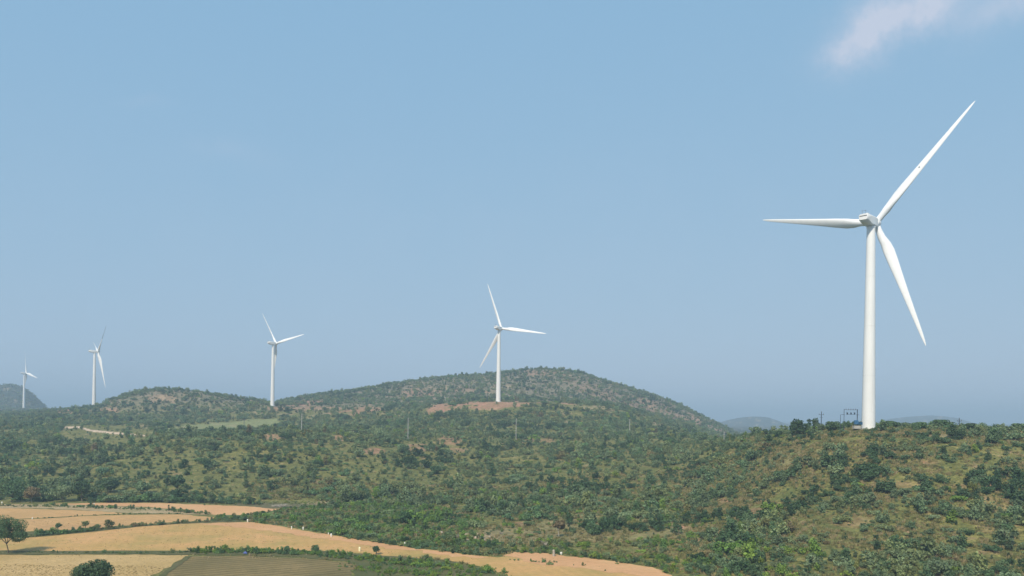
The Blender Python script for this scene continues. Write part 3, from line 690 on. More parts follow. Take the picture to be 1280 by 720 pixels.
TURB = [  # D, u, base z over fields, angle, yaw, tower stretch
 (320, 445.6, 38.8, -41.5, 46.7, 1.0, 'tallest-looking white wind turbine on the near crest beside the blue transformer'),
 (855, -17.5, 53.4, 21.5, 32.4, 1.0, 'white wind turbine standing on the cleared red soil in front of the big hill'),
 (1017, -299.7, 48.2, 39.5, 38.7, 1.032, 'white wind turbine on the saddle between the small hill and the big hill'),
 (1145, -522.7, 44.2, -49.0, 51.0, 1.0, 'white wind turbine whose upper blade has shade painted dark grey on its outer half'),
 (1855, -610.4, 44.9, 15.9, 39.8, 1.0, 'farthest and smallest white wind turbine, before the bluish hill'),
]
for i, (D, u, zb, th, yaw, st, lab) in enumerate(TURB):
    X = u / F * D
    extra = 80 * (st - 1)
    t = empty('wind_turbine', (X, D, zb - extra)); tag(t, lab, 'wind turbine', 'white three-bladed wind turbines on the hills')
    tw = link('tower', ME['tower'], parent=t); tw.scale = (1, 1, st)
    top = 80 + extra
    def put(nm, me, par, M):
        o = link(nm, me); o.parent = par; o.matrix_local = M; return o
    Mz = Matrix.Translation((0, 0, top)) @ Matrix.Rotation(-R(yaw), 4, 'Z')
    nac = put('nacelle', ME['nacelle'], t, Mz)
    link('vent', ME['vent'], parent=nac); link('roof_hatch', ME['hatch'], parent=nac); link('wind_vane', ME['mast'], parent=nac)
    Mh = Mz @ Matrix.Translation((0, 0, 2.0)) @ Matrix.Rotation(TILT, 4, 'X') @ Matrix.Translation((0, OV, 0))
    put('hub', ME['hub'], t, Mh @ Matrix.Rotation(-R(90), 4, 'X'))
    for k in range(3):
        q = R(th) + k * 2*math.pi/3
        # blade direction (-sin q, 0, cos q), coned forward
        Mb = Mh @ Matrix.Rotation(-q, 4, 'Y') @ Matrix.Rotation(-CONE, 4, 'X')
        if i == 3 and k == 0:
            bl = put('blade', ME['blade_inner'], t, Mb); bl['label'] = 'upper blade with shade painted dark grey on its outer half'
            link('painted_shade_section', ME['blade_outer'], parent=bl)
        else:
            bl = put('blade', ME['blade'], t, Mb)
            if i >= 3: bl.scale = (1.3, 1.3, 1.0)      # broader-bladed machines on the far ridge
            if i == 0 and k == 0: link('worn_patch', ME['patch'], parent=bl)
    fz = ground(X, D)
    fo = link('foundation', mk('foundation', lathe([(4.2, -3), (4.2, .15), (3.9, .3)], 32), m_conc, False), parent=t, loc=(0, 0, extra + (float(fz) - zb if abs(float(fz)-zb) < 4 else 0) - .05))
    reserve(X, D, 6.0)

# ------------------------------------------------------------------ utility poles and the transformer stand
m_pole, n, l, b = new_mat('grey_concrete_pole', 0.85, 0.2); b.inputs['Base Color'].default_value = (0.42, 0.41, 0.38, 1)
m_steel, n, l, b = new_mat('dark_painted_steel', 0.5, 0.4); b.inputs['Base Color'].default_value = (0.035, 0.045, 0.07, 1)
m_blue, n, l, b = new_mat('blue_tank_paint', 0.45, 0.4)
l.new(ramp(n, l, noise(n, l, 1.5, coord(n, l), 4), [(0.3, (0.03, 0.10, 0.20)), (0.7, (0.05, 0.15, 0.28))]), b.inputs['Base Color'])
m_ins, n, l, b = new_mat('brown_porcelain', 0.3, 0.5); b.inputs['Base Color'].default_value = (0.10, 0.05, 0.035, 1)
def cyl(bm, p, q, r, seg=8, r2=None):
    p, q = Vector(p), Vector(q); d = q - p
    M = Matrix.Translation((p+q)/2) @ d.to_track_quat('Z', 'Y').to_matrix().to_4x4()
    bmesh.ops.create_cone(bm, cap_ends=True, segments=seg, radius1=r, radius2=r if r2 is None else r2, depth=d.length, matrix=M)
POLES = [(305,537,14,'dark',780,'thin power pole among the trees right of the sandy track and meadow'),(377,537,20,'pale',560,'pale power pole rising from scrub below the red bank in the saddle'),
 (510,541,19,'pale',560,'pale power pole in the wooded slope left of the big hill foot'),(645,546,23,'pale',560,'bright pale power pole in scrub just below the turbine on red soil'),
 (787,541,17,'pale',640,'pale power pole in front of the right flank of the big hill'),(905,552,13,'pale',430,'pale power pole where the big hill meets the near ridge'),
 (1026.5,533,18,'dark',345,'dark power pole against the sky left of the transformer stand'),(1199,531,8,'dark',352,'short dark power pole top on the crest right of the nearest turbine'),
 (609,503,13,'dark',850,'dark power pole on red soil left of the turbine before the big hill')]
for px, py, hp, kind, D, lab in POLES:
    u, v = unroll(px, py); X = u / F * D; Z = float(ground(X, D)); ztop = EYE - (v - hp) * D / F
    h = max(ztop - Z, 6.0)
    p = empty('power_pole', (X, D, ztop - h), R(12)); tag(p, lab, 'power pole', 'power poles crossing the hills')
    bm = bmesh.new(); cyl(bm, (0, 0, -1), (0, 0, h), .24 * (1.0 if D > 500 else .8), 8, .15 * (1.25 if D > 500 else .9)); link('pole', bm, m_pole if kind == 'pale' else m_steel, p)
    bm = bmesh.new(); add_box(bm, (0, 0, h - 1.2), (2.4, .14, .14)); add_box(bm, (0, 0, h - 2.3), (1.5, .12, .12)); ca = link('cross_arm', bm, m_steel, p)
    for x in (-1.05, 1.05, 0):
        bm = bmesh.new(); cyl(bm, (x, 0, h - 1.1 if x else h), (x, 0, h - .7 if x else h + .35), .09, 6); link('insulator', bm, m_ins, ca)
    reserve(X, D, 1.0)
D = 318.0
def at(px, py, D=D):
    u, v = unroll(px, py); return Vector((u/F*D, D, EYE - v*D/F))
c0 = at(1063.3, 531); gz = float(ground(c0.x, D)); s_ = D / F
ts = empty('transformer_stand', (c0.x, D, c0.z)); tag(ts, 'two-pole steel stand with switches and blue transformer beside the nearest turbine', 'transformer')
hh = (531 - 511.5) * s_
for x, r in ((-8.4*s_, .10), (8.2*s_, .17)):
    bm = bmesh.new(); cyl(bm, (x, 0, -3), (x, 0, hh), r, 8); link('pole', bm, m_steel, ts)
bm = bmesh.new(); cyl(bm, (-11.8*s_, .8, -3), (-11.8*s_, .8, 12.5*s_), .09, 8); link('pole', bm, m_steel, ts)
for z, x0, x1 in ((hh - .25, -8.6, 8.4), (12.6*s_, -12, -7.4), (12.6*s_, 6.8, 10.4), (13.0*s_, -5.8, 5.6)):
    bm = bmesh.new(); add_box(bm, ((x0+x1)/2*s_, 0, z), ((x1-x0)*s_, .12, .13)); link('cross_arm', bm, m_steel, ts)
for x in (-4.5, .2, 4.6):
    bm = bmesh.new(); add_box(bm, (x*s_, -.1, 15.0*s_), (.55, .35, .12)); add_box(bm, (x*s_, -.1, 14.0*s_), (.34, .3, .55)); cyl(bm, (x*s_-.2, -.1, 13.1*s_), (x*s_-.2, -.1, 16.2*s_), .06, 6); cyl(bm, (x*s_+.22, -.1, 13.1*s_), (x*s_+.22, -.1, 15.4*s_), .06, 6)
    link('switch', bm, m_steel, ts)
for x in (-6, -3, 0, 3, 6):
    bm = bmesh.new(); cyl(bm, (x*s_, 0, hh - .18), (x*s_, 0, hh + .25), .08, 6); link('insulator', bm, m_ins, ts)
bm = bmesh.new(); add_box(bm, (6.2*s_, -.9, -.9), (2.6, 1.8, 1.2)); link('plinth', bm, m_conc, ts)
bm = box((5.6*s_, -.9, 2.9*s_), (1.5, 1.2, 1.5), .06); add_box(bm, (5.6*s_, -.9, 5.3*s_), (1.3, .5, .35)); tk = link('tank', bm, m_blue, ts)
bm = bmesh.new()
for k in range(7): add_box(bm, (8.2*s_ + k*.19, -.9, 2.1*s_), (.06, 1.4, 1.1))
link('radiator', bm, m_blue, tk)
bm = box((11.6*s_, -.9, 2.0*s_), (1.0, .9, 1.2), .05); link('control_box', bm, m_blue, ts)
reserve(c0.x, D, 3.5)

# ------------------------------------------------------------------ trees
def tree(px, py, hpx, wpx, tint, lab, name='tree', trunk=0.3, mat=None, leaves=1400, lsz=None, seed=0, D=None, open_=0.0, group=None, loc=None, cat='tree'):
    X, Y, Z = spot(px, py) if loc is None else loc
    h = hpx * Y / F; w = wpx * Y / F / 2
    g = np.random.default_rng(900 + seed)
    t = empty(name, (X, Y, Z)); tag(t, lab, cat, group)
    ch = h * (1 - trunk); lobes = []
    for k in range(int(16)):
        a_ = g.uniform(0, 6.283); rr = w * .68 * math.sqrt(g.uniform(0, 1)); zz = h*trunk + ch * g.uniform(.22, .80)
        rel = 1 - abs((zz - h*trunk)/ch - .45) * 1.1
        q = w * g.uniform(.28, .44); lobes.append((rr*rel*math.cos(a_), rr*rel*math.sin(a_), zz, q, min(q*.8, ch*.28)))
    sz = lsz or max(.10, .012 * Y * .09)
    Q, Fq = leaf_cloud(lobes, leaves, sz, g)
    Q[:, 2] = np.minimum(Q[:, 2], h)
    cr = link('crown', mesh_np('crown', Q, Fq), [m_leaf], t); cr['tint'] = float(tint)
    V_, F_ = [], []
    r0 = max(.10, h * (.012 if leaves > 2000 else .02)); lean = g.normal(0, .04, 2) * h
    fork = (lean[0], lean[1], h * max(trunk, .15))
    tube(V_, F_, [(0, 0, -.5), (lean[0]*.4, lean[1]*.4, fork[2]*.5), fork], [r0*1.3, r0, r0*.85], 8)
    for k in range(9):
        L = lobes[k]; mid = tuple(np.array(fork)*.5 + np.array(L[:3])*.5 + g.normal(size=3)*h*.03)
        tube(V_, F_, [fork, mid, L[:3]], [r0*.6, r0*.35, r0*.12], 5)
    link('trunk', mesh_np('trunk', np.concatenate(V_), np.array(F_)), [mat or m_bark], t)
    reserve(X, Y, w * .75)
    return t
CREST = {998: (338, 523), 1043: (330, 526.5), 1058: (332, 527), 1115: (322, 526), 1130: (326, 528), 1150: (318, 527.5), 1177: (322, 524.5), 1215: (318, 529), 1228: (321, 528), 1245: (316, 529.5), 1100: (320, 529), 1272: (312, 529)}
x_, y_ = floor_pt(11, 692)
tree(11, 692, 50, 50, .10, 'large round-crowned tree with thin trunk, alone on the bank by the straw field', 'acacia_tree', .24, leaves=10000, lsz=.15, seed=1, loc=(x_, y_, 0))
x_, y_ = floor_pt(113, 738)
tree(113, 738, 37, 60, .12, 'big dark leafy bush in the straw field, cut by the lower edge', 'leafy_bush', .08, leaves=4600, lsz=.24, seed=2, loc=(x_, y_, 0), cat='large bush')
for k, a_ in enumerate([
 (73, 664, 11, 8, .14, 'small sapling with a tuft of leaves, leftmost on the hedge bank', .4),
 (107, 662, 11, 11, .44, 'small olive-topped tree on the hedge bank between two saplings', .4),
 (122, 662, 7, 8, .5, 'smallest scrubby sapling, between the olive-topped tree and the dark bushy tree', .3),
 (137, 662, 13, 15, .05, 'dark bushy small tree, rightmost on the hedge bank', .2),
 (14, 628, 34, 46, .05, 'broad dark tree at the far field edge, left of the brownish tree', .15),
 (40, 628, 20, 24, 1.0, 'brownish half-bare tree at the far field edge beside the broad dark tree', .2),
 (78, 627, 22, 34, .30, 'grey-green spreading tree behind the far bare field', .15),
 (103, 627, 28, 26, .08, 'tall dark green tree behind the left end of the far bare field', .15),
 (136, 616, 18, 34, .14, 'wide dark green tree standing just above the far bare field', .1),
 (221, 614, 22, 20, .04, 'very dark rounded tree above the middle of the far bare field', .15),
 (178, 617, 16, 24, .2, 'dull green tree between the wide dark tree and the very dark one', .15),
 (505, 655, 16, 17, .02, 'dark conical tree rising from the green lowland by the tan field', .1),
 (699, 672, 22, 18, 1.0, 'brown-leaved tree with a pale trunk on the open ground by the slope foot', .42),
 (741, 669, 18, 23, .10, 'dark green dense tree right of the brown-leaved tree', .08),
 (729, 690, 14, 15, .84, 'small yellow-green tree just above the bare soil patch', .2),
 (578, 662, 14, 20, .70, 'bright green round tree on the lowland edge by the boulders', .05),
 (540, 654, 10, 18, .78, 'bright green flat-topped small tree above the tan field', .1),
 (470, 693, 11, 13, .05, 'dark V-shaped small tree on the edge of the tan field', .2),
 (359, 690, 8, 9, .62, 'small dark green tree on the hedge along the ploughed field', .2),
 (394, 690, 9, 13, .10, 'rounded dark small tree on the hedge right of its twin sapling', .15),
 (533, 702, 9, 18, .5, 'wide grey-green small tree in the hedge below the tan field', .1),
 (769, 597, 9, 13, .88, 'yellow-green flowering tree in the middle of the scrub slope', .05),
 (998, 536, 12, 24, .04, 'dark round tree on the skyline left of the power pole', .1),
 (1043, 536, 9, 26, .14, 'low wide tree on the crest between the power pole and the transformer stand', .1),
 (1058, 536, 9, 14, .08, 'small dark tree on the crest under the transformer stand', .1),
 (1100, 536, 9, 18, .16, 'low bushy tree at the right foot of the nearest turbine', .1),
 (1115, 536, 9, 24, .08, 'dark spreading tree on the skyline, first clump right of the nearest turbine', .12),
 (1130, 536, 9, 20, .20, 'grey-green tree touching the first dark clump right of the nearest turbine', .1),
 (1150, 536, 9, 24, .10, 'low dark tree on the skyline under the far pale hill', .1),
 (1177, 536, 9, 26, .05, 'tallest dark tree on the skyline between the nearest turbine and the short pole', .12),
 (1215, 536, 9, 22, .12, 'dark domed tree on the skyline just right of the short pole', .1),
 (1228, 536, 9, 16, .22, 'dull green tree behind the dark domed one on the skyline', .1),
 (1245, 536, 9, 20, .08, 'flat dark tree on the skyline near the right edge', .1),
 (1272, 536, 9, 22, .16, 'green tree on the skyline cut by the right edge', .1),
 ]):
    px, py, hp, wp, ti, lab, tk_ = a_
    big_ = hp > 15 or wp > 20; lc = None
    if px in CREST:
        Dk, top = CREST[px]; uu, vv = unroll(px, top); Xk = float(uu/F*Dk); Zk = float(ground(Xk, Dk)); lc = (Xk, Dk, Zk); hp = (EYE - float(vv)*Dk/F - Zk) / Dk * F
    tree(px, py, hp, wp, ti, lab, 'tree' if hp > 12 else 'small_tree', tk_, mat=m_pale if ti == 1.0 else None, leaves=1500 if big_ else 700, lsz=None if big_ else .17, seed=10 + k, loc=lc,
         group='trees of the valley and crest')
x_, y_, z_ = spot(210.5, 639)
sp = tree(210.5, 639, 8, 3.5, .1, 'thin dark sapling standing in the far bare field', 'small_tree', .72, leaves=160, lsz=.14, seed=70, group='trees of the valley and crest')

# ------------------------------------------------------------------ small things on the valley floor
m_lime, n, l, b = new_mat('whitewash', 0.85, 0.2)
l.new(ramp(n, l, noise(n, l, 2.5, coord(n, l), 4), [(0.3, (0.62, 0.60, 0.54)), (0.7, (0.80, 0.79, 0.74))]), b.inputs['Base Color'])
m_cream, n, l, b = new_mat('cream_limewash', 0.85, 0.2); b.inputs['Base Color'].default_value = (0.80, 0.76, 0.50, 1)
m_rock, n, l, b = new_mat('pale_rock', 0.9, 0.2)
l.new(ramp(n, l, noise(n, l, 1.6, coord(n, l), 5), [(0.3, (0.34, 0.26, 0.20)), (0.7, (0.52, 0.43, 0.35))]), b.inputs['Base Color'])
def stone_post(px, py, hp, wp, mat, lab):
    x, y = floor_pt(px, py); h = hp*y/F*.85; w = wp*y/F/2*.82
    bm = lathe([(w*.72, -.3), (w*.78, 0), (w*1.0, h*.55), (w*.95, h*.85), (w*.55, h*.98), (w*.1, h)], 10)
    for v in bm.verts: v.co.x += random.gauss(0, .02); v.co.y *= .75
    o = link('boundary_stone', bm, mat, loc=(x, y, 0.05), smooth=True); tag(o, lab, 'boundary stone', 'whitewashed boundary stones round the fields'); reserve(x, y, 1.2)
for a_ in [(449.5, 689, 6.2, 3.4, m_cream, 'cream-yellow boundary stone standing out in the tan field'),
           (414, 671, 4.8, 2.4, m_lime, 'white pointed boundary stone on the field edge near a tiny one'),
           (410.5, 668, 2.4, 1.8, m_lime, 'tiny white boundary stone left of the pointed one'),
           (379, 662, 4.0, 2.2, m_lime, 'white boundary stone on the field edge, right one of the middle pair'),
           (364.5, 661.5, 4.2, 1.8, m_lime, 'thin white boundary stone on the field edge, left one of the middle pair'),
           (506, 681.5, 4.4, 1.9, m_lime, 'greyish white boundary stone under the bushes, farthest right'),
           (309.5, 652.5, 4.0, 2.2, m_lime, 'white boundary stone at the top corner of the tan field'),
           (40.5, 648.8, 2.4, 2.0, m_lime, 'white boundary stone on the line between the tilled fields'),
           (117.5, 630.6, 1.8, 1.8, m_lime, 'small white boundary stone on the far bare field'),
           (2.5, 629.5, 2.6, 2.2, m_lime, 'white boundary stone under the broad dark tree'),
           (701.5, 693, 3.4, 3.6, m_lime, 'squat white boundary stone right of the pale stump'),
           ]: stone_post(*a_)
def boulder(px, py, wp, hp, lab, seed, mat=m_rock, name='boulder', cat='boulder'):
    x, y, z = spot(px, py); bm = bmesh.new(); bmesh.ops.create_icosphere(bm, subdivisions=3, radius=1)
    g = np.random.default_rng(seed); a0 = g.normal(size=(6, 3)); a0 /= np.linalg.norm(a0, axis=1)[:, None]
    for v in bm.verts:
        c_ = v.co.copy(); s = 1.0
        for k in range(6): s = min(s, g_off[k] / max(.2, c_.dot(Vector(a0[k])))) if c_.dot(Vector(a0[k])) > .3 else s
        v.co = Vector((c_.x*s*wp*y/F/2, c_.y*s*wp*y/F/2*.8, c_.z*s*hp*y/F*.8))
    o = link(name, bm, mat, loc=(x, y, z + hp*y/F*.2)); tag(o, lab, cat, 'pale boulders at the slope foot'); reserve(x, y, .8)
g_off = [.80, .72, .86, .7, .82, .78]
for k, (px, py, wp, hp, lab) in enumerate([(583, 670, 6, 3.2, 'pale pinkish boulder, leftmost and largest, below the bright green round tree'), (590, 672, 3.5, 3, 'small upright boulder right of the largest one'),
    (594.5, 673.5, 3.4, 3.4, 'knobbly boulder in the middle of the boulder row'), (604, 675, 8, 1.8, 'long flat slab-like boulder in the row'), (612, 673, 4, 3, 'pale boulder at the right end of the row'),
    (535, 664, 5, 2.6, 'pale boulder lying in green growth above the tan field'), (551, 666.5, 6, 2.8, 'wide pale boulder between the lowland tree and the row')]):
    boulder(px, py, wp, hp, lab, 300 + k)
x_, y_ = floor_pt(692, 695.5)
bm = lathe([(.45, -.2), (.38, .1), (.30, .9), (.33, 1.7), (.2, 1.95)], 9)
for v in bm.verts: v.co.x += random.gauss(0, .05)
o = link('tree_stump', bm, m_pale, loc=(x_, y_, 0)); tag(o, 'pale dead tree stump at the edge of the bare soil patch', 'tree stump'); reserve(x_, y_, 1)
def twigs(px, py, wp, lab):
    x, y, z = spot(px, py); o = link('bare_shrub', TWIG, loc=(x, y, z)); o.scale = (wp*y/F/2,)*3; o.rotation_euler.z = random.random()*6
    tag(o, lab, 'bare shrub', 'leafless pale shrubs'); reserve(x, y, 1.5)
twigs(680, 683, 16, 'leafless grey shrub with arching branches below the brown-leaved tree')
twigs(572, 672, 9, 'leafless pale shrub left of the boulder row')
twigs(212, 622, 9, 'leafless silvery shrub beside the very dark rounded tree')
twigs(626, 668, 9, 'leafless pale shrub right of the boulder row')
# brushwood pile
x_, y_, z_ = spot(352, 633.5)
V_, F_ = [], []
g_ = np.random.default_rng(4)
for k in range(60):
    c_ = np.array([g_.normal(0, 1.8), g_.normal(0, .9), abs(g_.normal(.35, .3))]); d = g_.normal(size=3) * [1.6, .5, .25]
    tube(V_, F_, [tuple(c_ - d), tuple(c_ + g_.normal(size=3)*.12), tuple(c_ + d)], [.09, .07, .03], 4)
o = link('brushwood_pile', mesh_np('brushwood_pile', np.concatenate(V_), np.array(F_)), [m_pale], loc=(x_, y_, z_)); tag(o, 'pile of pale grey cut branches on the fallow strip beyond the fields', 'brushwood pile'); reserve(x_, y_, 3)
# blue cloth
x_, y_ = floor_pt(306.5, 693)
m_cloth, n, l, b = new_mat('blue_cloth', 0.8, 0.2); b.inputs['Base Color'].default_value = (0.10, 0.13, 0.32, 1)
bm = bmesh.new(); bmesh.ops.create_grid(bm, x_segments=14, y_segments=12, size=.6)
for v in bm.verts:
    r = v.co.length; v.co.z = max(.03, .75 - r*.75) + float(fbm(np.array([v.co.x*3.+9]), np.array([v.co.y*3.]), 2)[0])*.35 - .1
o = link('blue_cloth', bm, m_cloth, loc=(x_, y_, .1), smooth=True); tag(o, 'crumpled blue cloth lying on the green hedge by the ploughed field', 'cloth'); reserve(x_, y_, .9)
md = o.modifiers.new('thickness', 'SOLIDIFY'); md.thickness = .03

# ------------------------------------------------------------------ place the bushes
for x, y, r in OWN:
    keep &= ~(np.hypot(B[:, 0]-x, B[:, 1]-y) < r + B[:, 3]*.45)
B = B[keep]
def seen(X, Y, Ztop):
    vis = np.ones(len(X), bool); slope = (Ztop - EYE) / Y
    for t in np.linspace(.45, .99, 60):
        D = Y * t; vis &= ((ground(X * t, D) - EYE) / D < slope + 0.0008)
    return vis
bx, by = to_px(B[:, 0], B[:, 1], B[:, 2] + B[:, 3]*.7)
infr = (bx > 6) & (bx < 1274) & (by < 712)
vis = seen(B[:, 0], B[:, 1], B[:, 2] + B[:, 3]*.9)
# leave out most of what no nearby viewpoint could see
hid = ~seen(B[:, 0], B[:, 1], B[:, 2] + B[:, 3]*1.5 + 6)
B, infr, vis, bx, by = (q[~hid] for q in (B, infr, vis, bx, by))
vol = np.array([1.0, 1.25, 1.2, 1.1, .8, 1.25, 1.15, 1.1])[B[:, 6].astype(int)]
rank = np.where(infr & vis, B[:, 3]*vol / B[:, 1], 0)
own_idx = np.argsort(-rank)[:300]
is_own = np.zeros(len(B), bool); is_own[own_idx] = True
sc_b = B[:, 3]
COLN = [(0.0, .10, 'very dark green'), (.10, .20, 'dark green'), (.20, .34, 'grey-green'), (.34, .50, 'olive'), (.50, .65, 'bluish green'), (.65, .80, 'fresh green'), (.80, .95, 'yellow-green'), (.95, 1.1, 'brownish')]
def zone_of(px, py, D):
    if px > 1240: s = 'right frame edge'
    LM = [((1086, 540), 'below the nearest turbine'), ((1026, 540), 'below the dark pole'), ((1150, 560), 'right of the nearest turbine foot'), ((1200, 545), 'below the short pole'),
          ((1250, 560), 'under the skyline at far right'), ((1240, 610), 'by the reddish soil at far right'), ((1250, 670), 'near the right picture edge'), ((1130, 605), 'by the pale soil mid-slope'),
          ((1180, 640), 'on the open grassy slope'), ((1090, 650), 'on the bare-looking lower slope'), ((1010, 590), 'on the yellow grass mid-slope'), ((950, 640), 'by the tan soil of the near slope'),
          ((1000, 700), 'at the near slope foot'), ((1100, 705), 'at the bottom of the near slope'), ((1200, 705), 'at the bottom right of the slope'), ((900, 700), 'right of the bare soil patch'),
          ((880, 640), 'by small red soil spots'), ((940, 560), 'under the ridge by the big hill'), ((860, 600), 'on the middle scrub slope'), ((760, 690), 'above the bare soil patch'),
          ((741, 660), 'by the dense dark tree'), ((699, 660), 'by the brown-leaved tree'), ((769, 597), 'by the yellow-green flowering tree'), ((682, 643), 'by the red soil streak'),
          ((620, 640), 'above the boulder row'), ((600, 690), 'on the tan field edge'), ((540, 640), 'by the flat-topped green tree'), ((505, 640), 'by the dark conical tree'),
          ((430, 640), 'beyond the tan field'), ((352, 632), 'by the brushwood pile'), ((540, 700), 'in the hedge below the tan field'), ((440, 700), 'beside the ploughed field'),
          ((330, 692), 'in the hedge by the ploughed field'), ((300, 620), 'beyond the far bare field'), ((221, 612), 'by the very dark rounded tree'), ((140, 612), 'by the wide dark tree'),
          ((60, 612), 'behind the far field edge'), ((80, 668), 'on the hedge bank'), ((200, 655), 'on the right part of the hedge bank'), ((420, 600), 'on the left wooded slope'),
          ((600, 600), 'on the central wooded slope'), ((700, 610), 'on the wooded slope above the brown tree')]
    return min(LM, key=lambda q: (q[0][0]-px)**2 + ((q[0][1]-py)*1.6)**2)[1]
recs = []
med = np.median(B[own_idx, 3])
for i in own_idx:
    X, Y, Z, s, ti, ro, fm = B[i]
    cn = next(c[2] for c in COLN if ti < c[1] or c[1] > 1.05); fm = int(fm)
    zn = zone_of(bx[i], by[i], Y)
    sz = 'large' if s > med*1.25 else ('small' if s < med*.8 else 'mid-sized')
    recs.append([i, f'{sz} {cn} {FORMS[fm]} bush {zn}', zn, bx[i], by[i]])
from collections import defaultdict
dd = defaultdict(list)
for r in recs: dd[r[1]].append(r)
ORD = {2: ['left', 'right'], 3: ['left', 'middle', 'right'], 4: ['leftmost', 'second left', 'second right', 'rightmost']}
for lab, rs in dd.items():
    if len(rs) == 1: continue
    rs.sort(key=lambda r: r[3])
    if len(rs) in ORD:
        for w_, r in zip(ORD[len(rs)], rs): r[1] = (w_ + ' ' + lab if len(lab.split()) > 12 else f'{w_} of {["", "", "two", "three", "four"][len(rs)]} ' + lab.replace(' bush ', ' bushes '))
for i, lab, zn, _, _ in recs:
    X, Y, Z, s, ti, ro, fm = B[i]
    o = bpy.data.objects.new('bush', BUSH[int(fm)]); COL.objects.link(o)
    o.location = (X, Y, Z - .05*s); o.rotation_euler = (0, 0, ro); o.scale = (s, s, s*1.02)
    o['tint'] = float(ti); tag(o, lab, 'bush', 'bushes of the nearer slopes and field edges')

def instancer(name, pts, meshes, mats=None):
    """one object of stuff: points that carry copies of a few meshes"""
    me = bpy.data.meshes.new(name); me.vertices.add(len(pts)); me.vertices.foreach_set('co', pts[:, :3].astype(np.float32).ravel())
    for nm, col_, ty in (('scl', 3, 'FLOAT'), ('tint', 4, 'FLOAT'), ('rot', 5, 'FLOAT'), ('pick', 6, 'INT')):
        at_ = me.attributes.new(nm, ty, 'POINT'); at_.data.foreach_set('value', pts[:, col_].astype(np.int32 if ty == 'INT' else np.float32))
    o = bpy.data.objects.new(name, me); COL.objects.link(o)
    ng = bpy.data.node_groups.new(name, 'GeometryNodeTree')
    ng.interface.new_socket('Geometry', in_out='INPUT', socket_type='NodeSocketGeometry'); ng.interface.new_socket('Geometry', in_out='OUTPUT', socket_type='NodeSocketGeometry')
    N, Lk = ng.nodes, ng.links
    gi, go = N.new('NodeGroupInput'), N.new('NodeGroupOutput')
    m2p = N.new('GeometryNodeMeshToPoints'); Lk.new(gi.outputs[0], m2p.inputs[0])
    jn = N.new('GeometryNodeJoinGeometry')
    for src in meshes:
        oi_ = N.new('GeometryNodeObjectInfo'); oi_.inputs['Object'].default_value = src; oi_.inputs['As Instance'].default_value = True
        Lk.new(oi_.outputs['Geometry'], jn.inputs[0])
    iop = N.new('GeometryNodeInstanceOnPoints'); Lk.new(m2p.outputs[0], iop.inputs['Points']); Lk.new(jn.outputs[0], iop.inputs['Instance'])
    iop.inputs['Pick Instance'].default_value = True
    def at_in(nm, ty):
        q = N.new('GeometryNodeInputNamedAttribute'); q.data_type = ty; q.inputs['Name'].default_value = nm; return q.outputs['Attribute']
    Lk.new(at_in('pick', 'INT'), iop.inputs['Instance Index'])
    cx = N.new('ShaderNodeCombineXYZ'); Lk.new(at_in('rot', 'FLOAT'), cx.inputs[2]); Lk.new(cx.outputs[0], iop.inputs['Rotation'])
    Lk.new(at_in('scl', 'FLOAT'), iop.inputs['Scale']); Lk.new(iop.outputs[0], go.inputs[0])
    md = o.modifiers.new('scatter', 'NODES'); md.node_group = ng
    o['kind'] = 'stuff'
    return o
SRC = []
for k, bmsh in enumerate(BUSH):
    q = bpy.data.objects.new('scrub_source', bmsh); SRC.append(q)          # data only, never linked to the scene
instancer('scrub', B[~is_own], SRC)

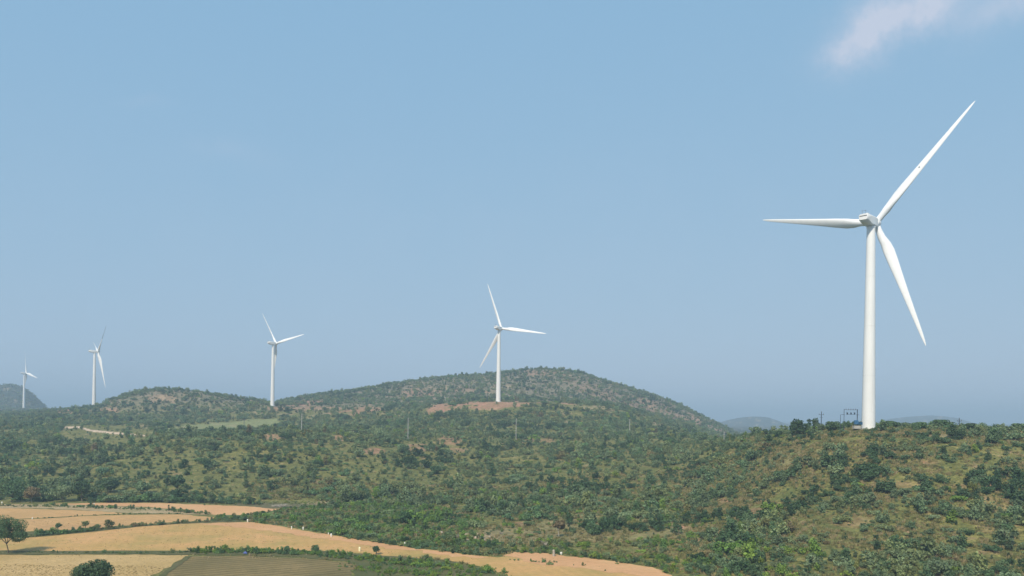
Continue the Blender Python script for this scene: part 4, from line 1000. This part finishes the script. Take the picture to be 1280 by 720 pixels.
# grass tufts on the near slope and banks
tufts = []
for k in range(4):
    g_ = np.random.default_rng(40 + k); n_ = 26; V_ = []
    for j in range(n_):
        a_ = g_.uniform(0, 6.283); r = g_.uniform(0, .5); x, y = r*math.cos(a_), r*math.sin(a_); h = g_.uniform(.35, .9); w = .07
        dx, dy = math.cos(a_)*g_.uniform(.1, .45), math.sin(a_)*g_.uniform(.1, .45); q = g_.uniform(0, 3.14)
        V_ += [(x - w*math.cos(q), y - w*math.sin(q), -.1), (x + w*math.cos(q), y + w*math.sin(q), -.1), (x+dx*.5 + w*.7*math.cos(q), y+dy*.5 + w*.7*math.sin(q), h*.65), (x+dx, y+dy, h)]
    tm = mesh_np('tuft', np.array(V_), np.arange(n_*4).reshape(-1, 4)); tm.materials.append(m_straw_blade)
    tufts.append(bpy.data.objects.new('tuft_source', tm))
T = []
for n_, d0, d1, u0, u1 in ((26000, 150, 345, 215, 760), (20000, 165, 400, -330, 330), (5000, 150, 205, -700, -380), (9000, 190, 300, -700, 60)):
    X, Y = scatter(n_, d0, d1, u0, u1, rng); Z = ground(X, Y)
    px, py, soil, tan, track, meadow, lush, n1, n2 = cover(X, Y, Z)
    ok = (rng.uniform(size=n_) > soil) & (fbm(X/7, Y/7, 61, 3) > .42)
    if d0 == 190: sz = rng.uniform(.12, .32, n_); ok = (Z < .2) & (py > 652) & (py < 700) & (fbm(X/5, Y/5, 62, 3) > .50)
    elif u1 < 0: sz = rng.uniform(.18, .34, n_); ok = (py > 693.8) & (px < 236 - (py-694)*1.8) & (Z < .2)
    else:
        sz = rng.uniform(.5, 1.25, n_)
        for f in FIELDS: ok &= ~(in_poly(px, py, f) & (Z < .6))
    T.append(np.stack([X, Y, Z, sz, rng.uniform(size=n_), rng.uniform(0, 6.28, n_), rng.integers(0, 4, n_)], 1)[ok])
instancer('dry_grass', np.concatenate(T[:2]), tufts)
m_stub, n, l, b = new_mat('straw_stalk', 0.9, 0.1)
l.new(ramp(n, l, n.new('ShaderNodeObjectInfo').outputs['Random'], [(0.0, (0.26, 0.19, 0.08)), (0.5, (0.46, 0.36, 0.18)), (1.0, (0.62, 0.50, 0.30))]), b.inputs['Base Color'])
stub = []
for q in tufts:
    m2 = q.data.copy(); m2.materials.clear(); m2.materials.append(m_stub); stub.append(bpy.data.objects.new('stubble_source', m2))
instancer('straw_stubble', np.concatenate(T[2:]), stub)

# ------------------------------------------------------------------ haze
HZ = dict(density=2.9e-4, color=(0.60, 0.785, 0.955))
bm = bmesh.new(); add_box(bm, (0, 6800, 90), (26000, 15000, 188))
mh = bpy.data.materials.new('haze_air'); mh.use_nodes = True; n, l = mh.node_tree.nodes, mh.node_tree.links
n.clear(); oo = n.new('ShaderNodeOutputMaterial'); pv = n.new('ShaderNodeVolumePrincipled')
pv.inputs['Density'].default_value = HZ['density']; pv.inputs['Color'].default_value = (*HZ['color'], 1); pv.inputs['Anisotropy'].default_value = 0.0
l.new(pv.outputs[0], oo.inputs['Volume'])
hz_o = link('haze', bm, mh); hz_o['kind'] = 'stuff'
print('bushes', len(B), 'objects', len(SC.objects))
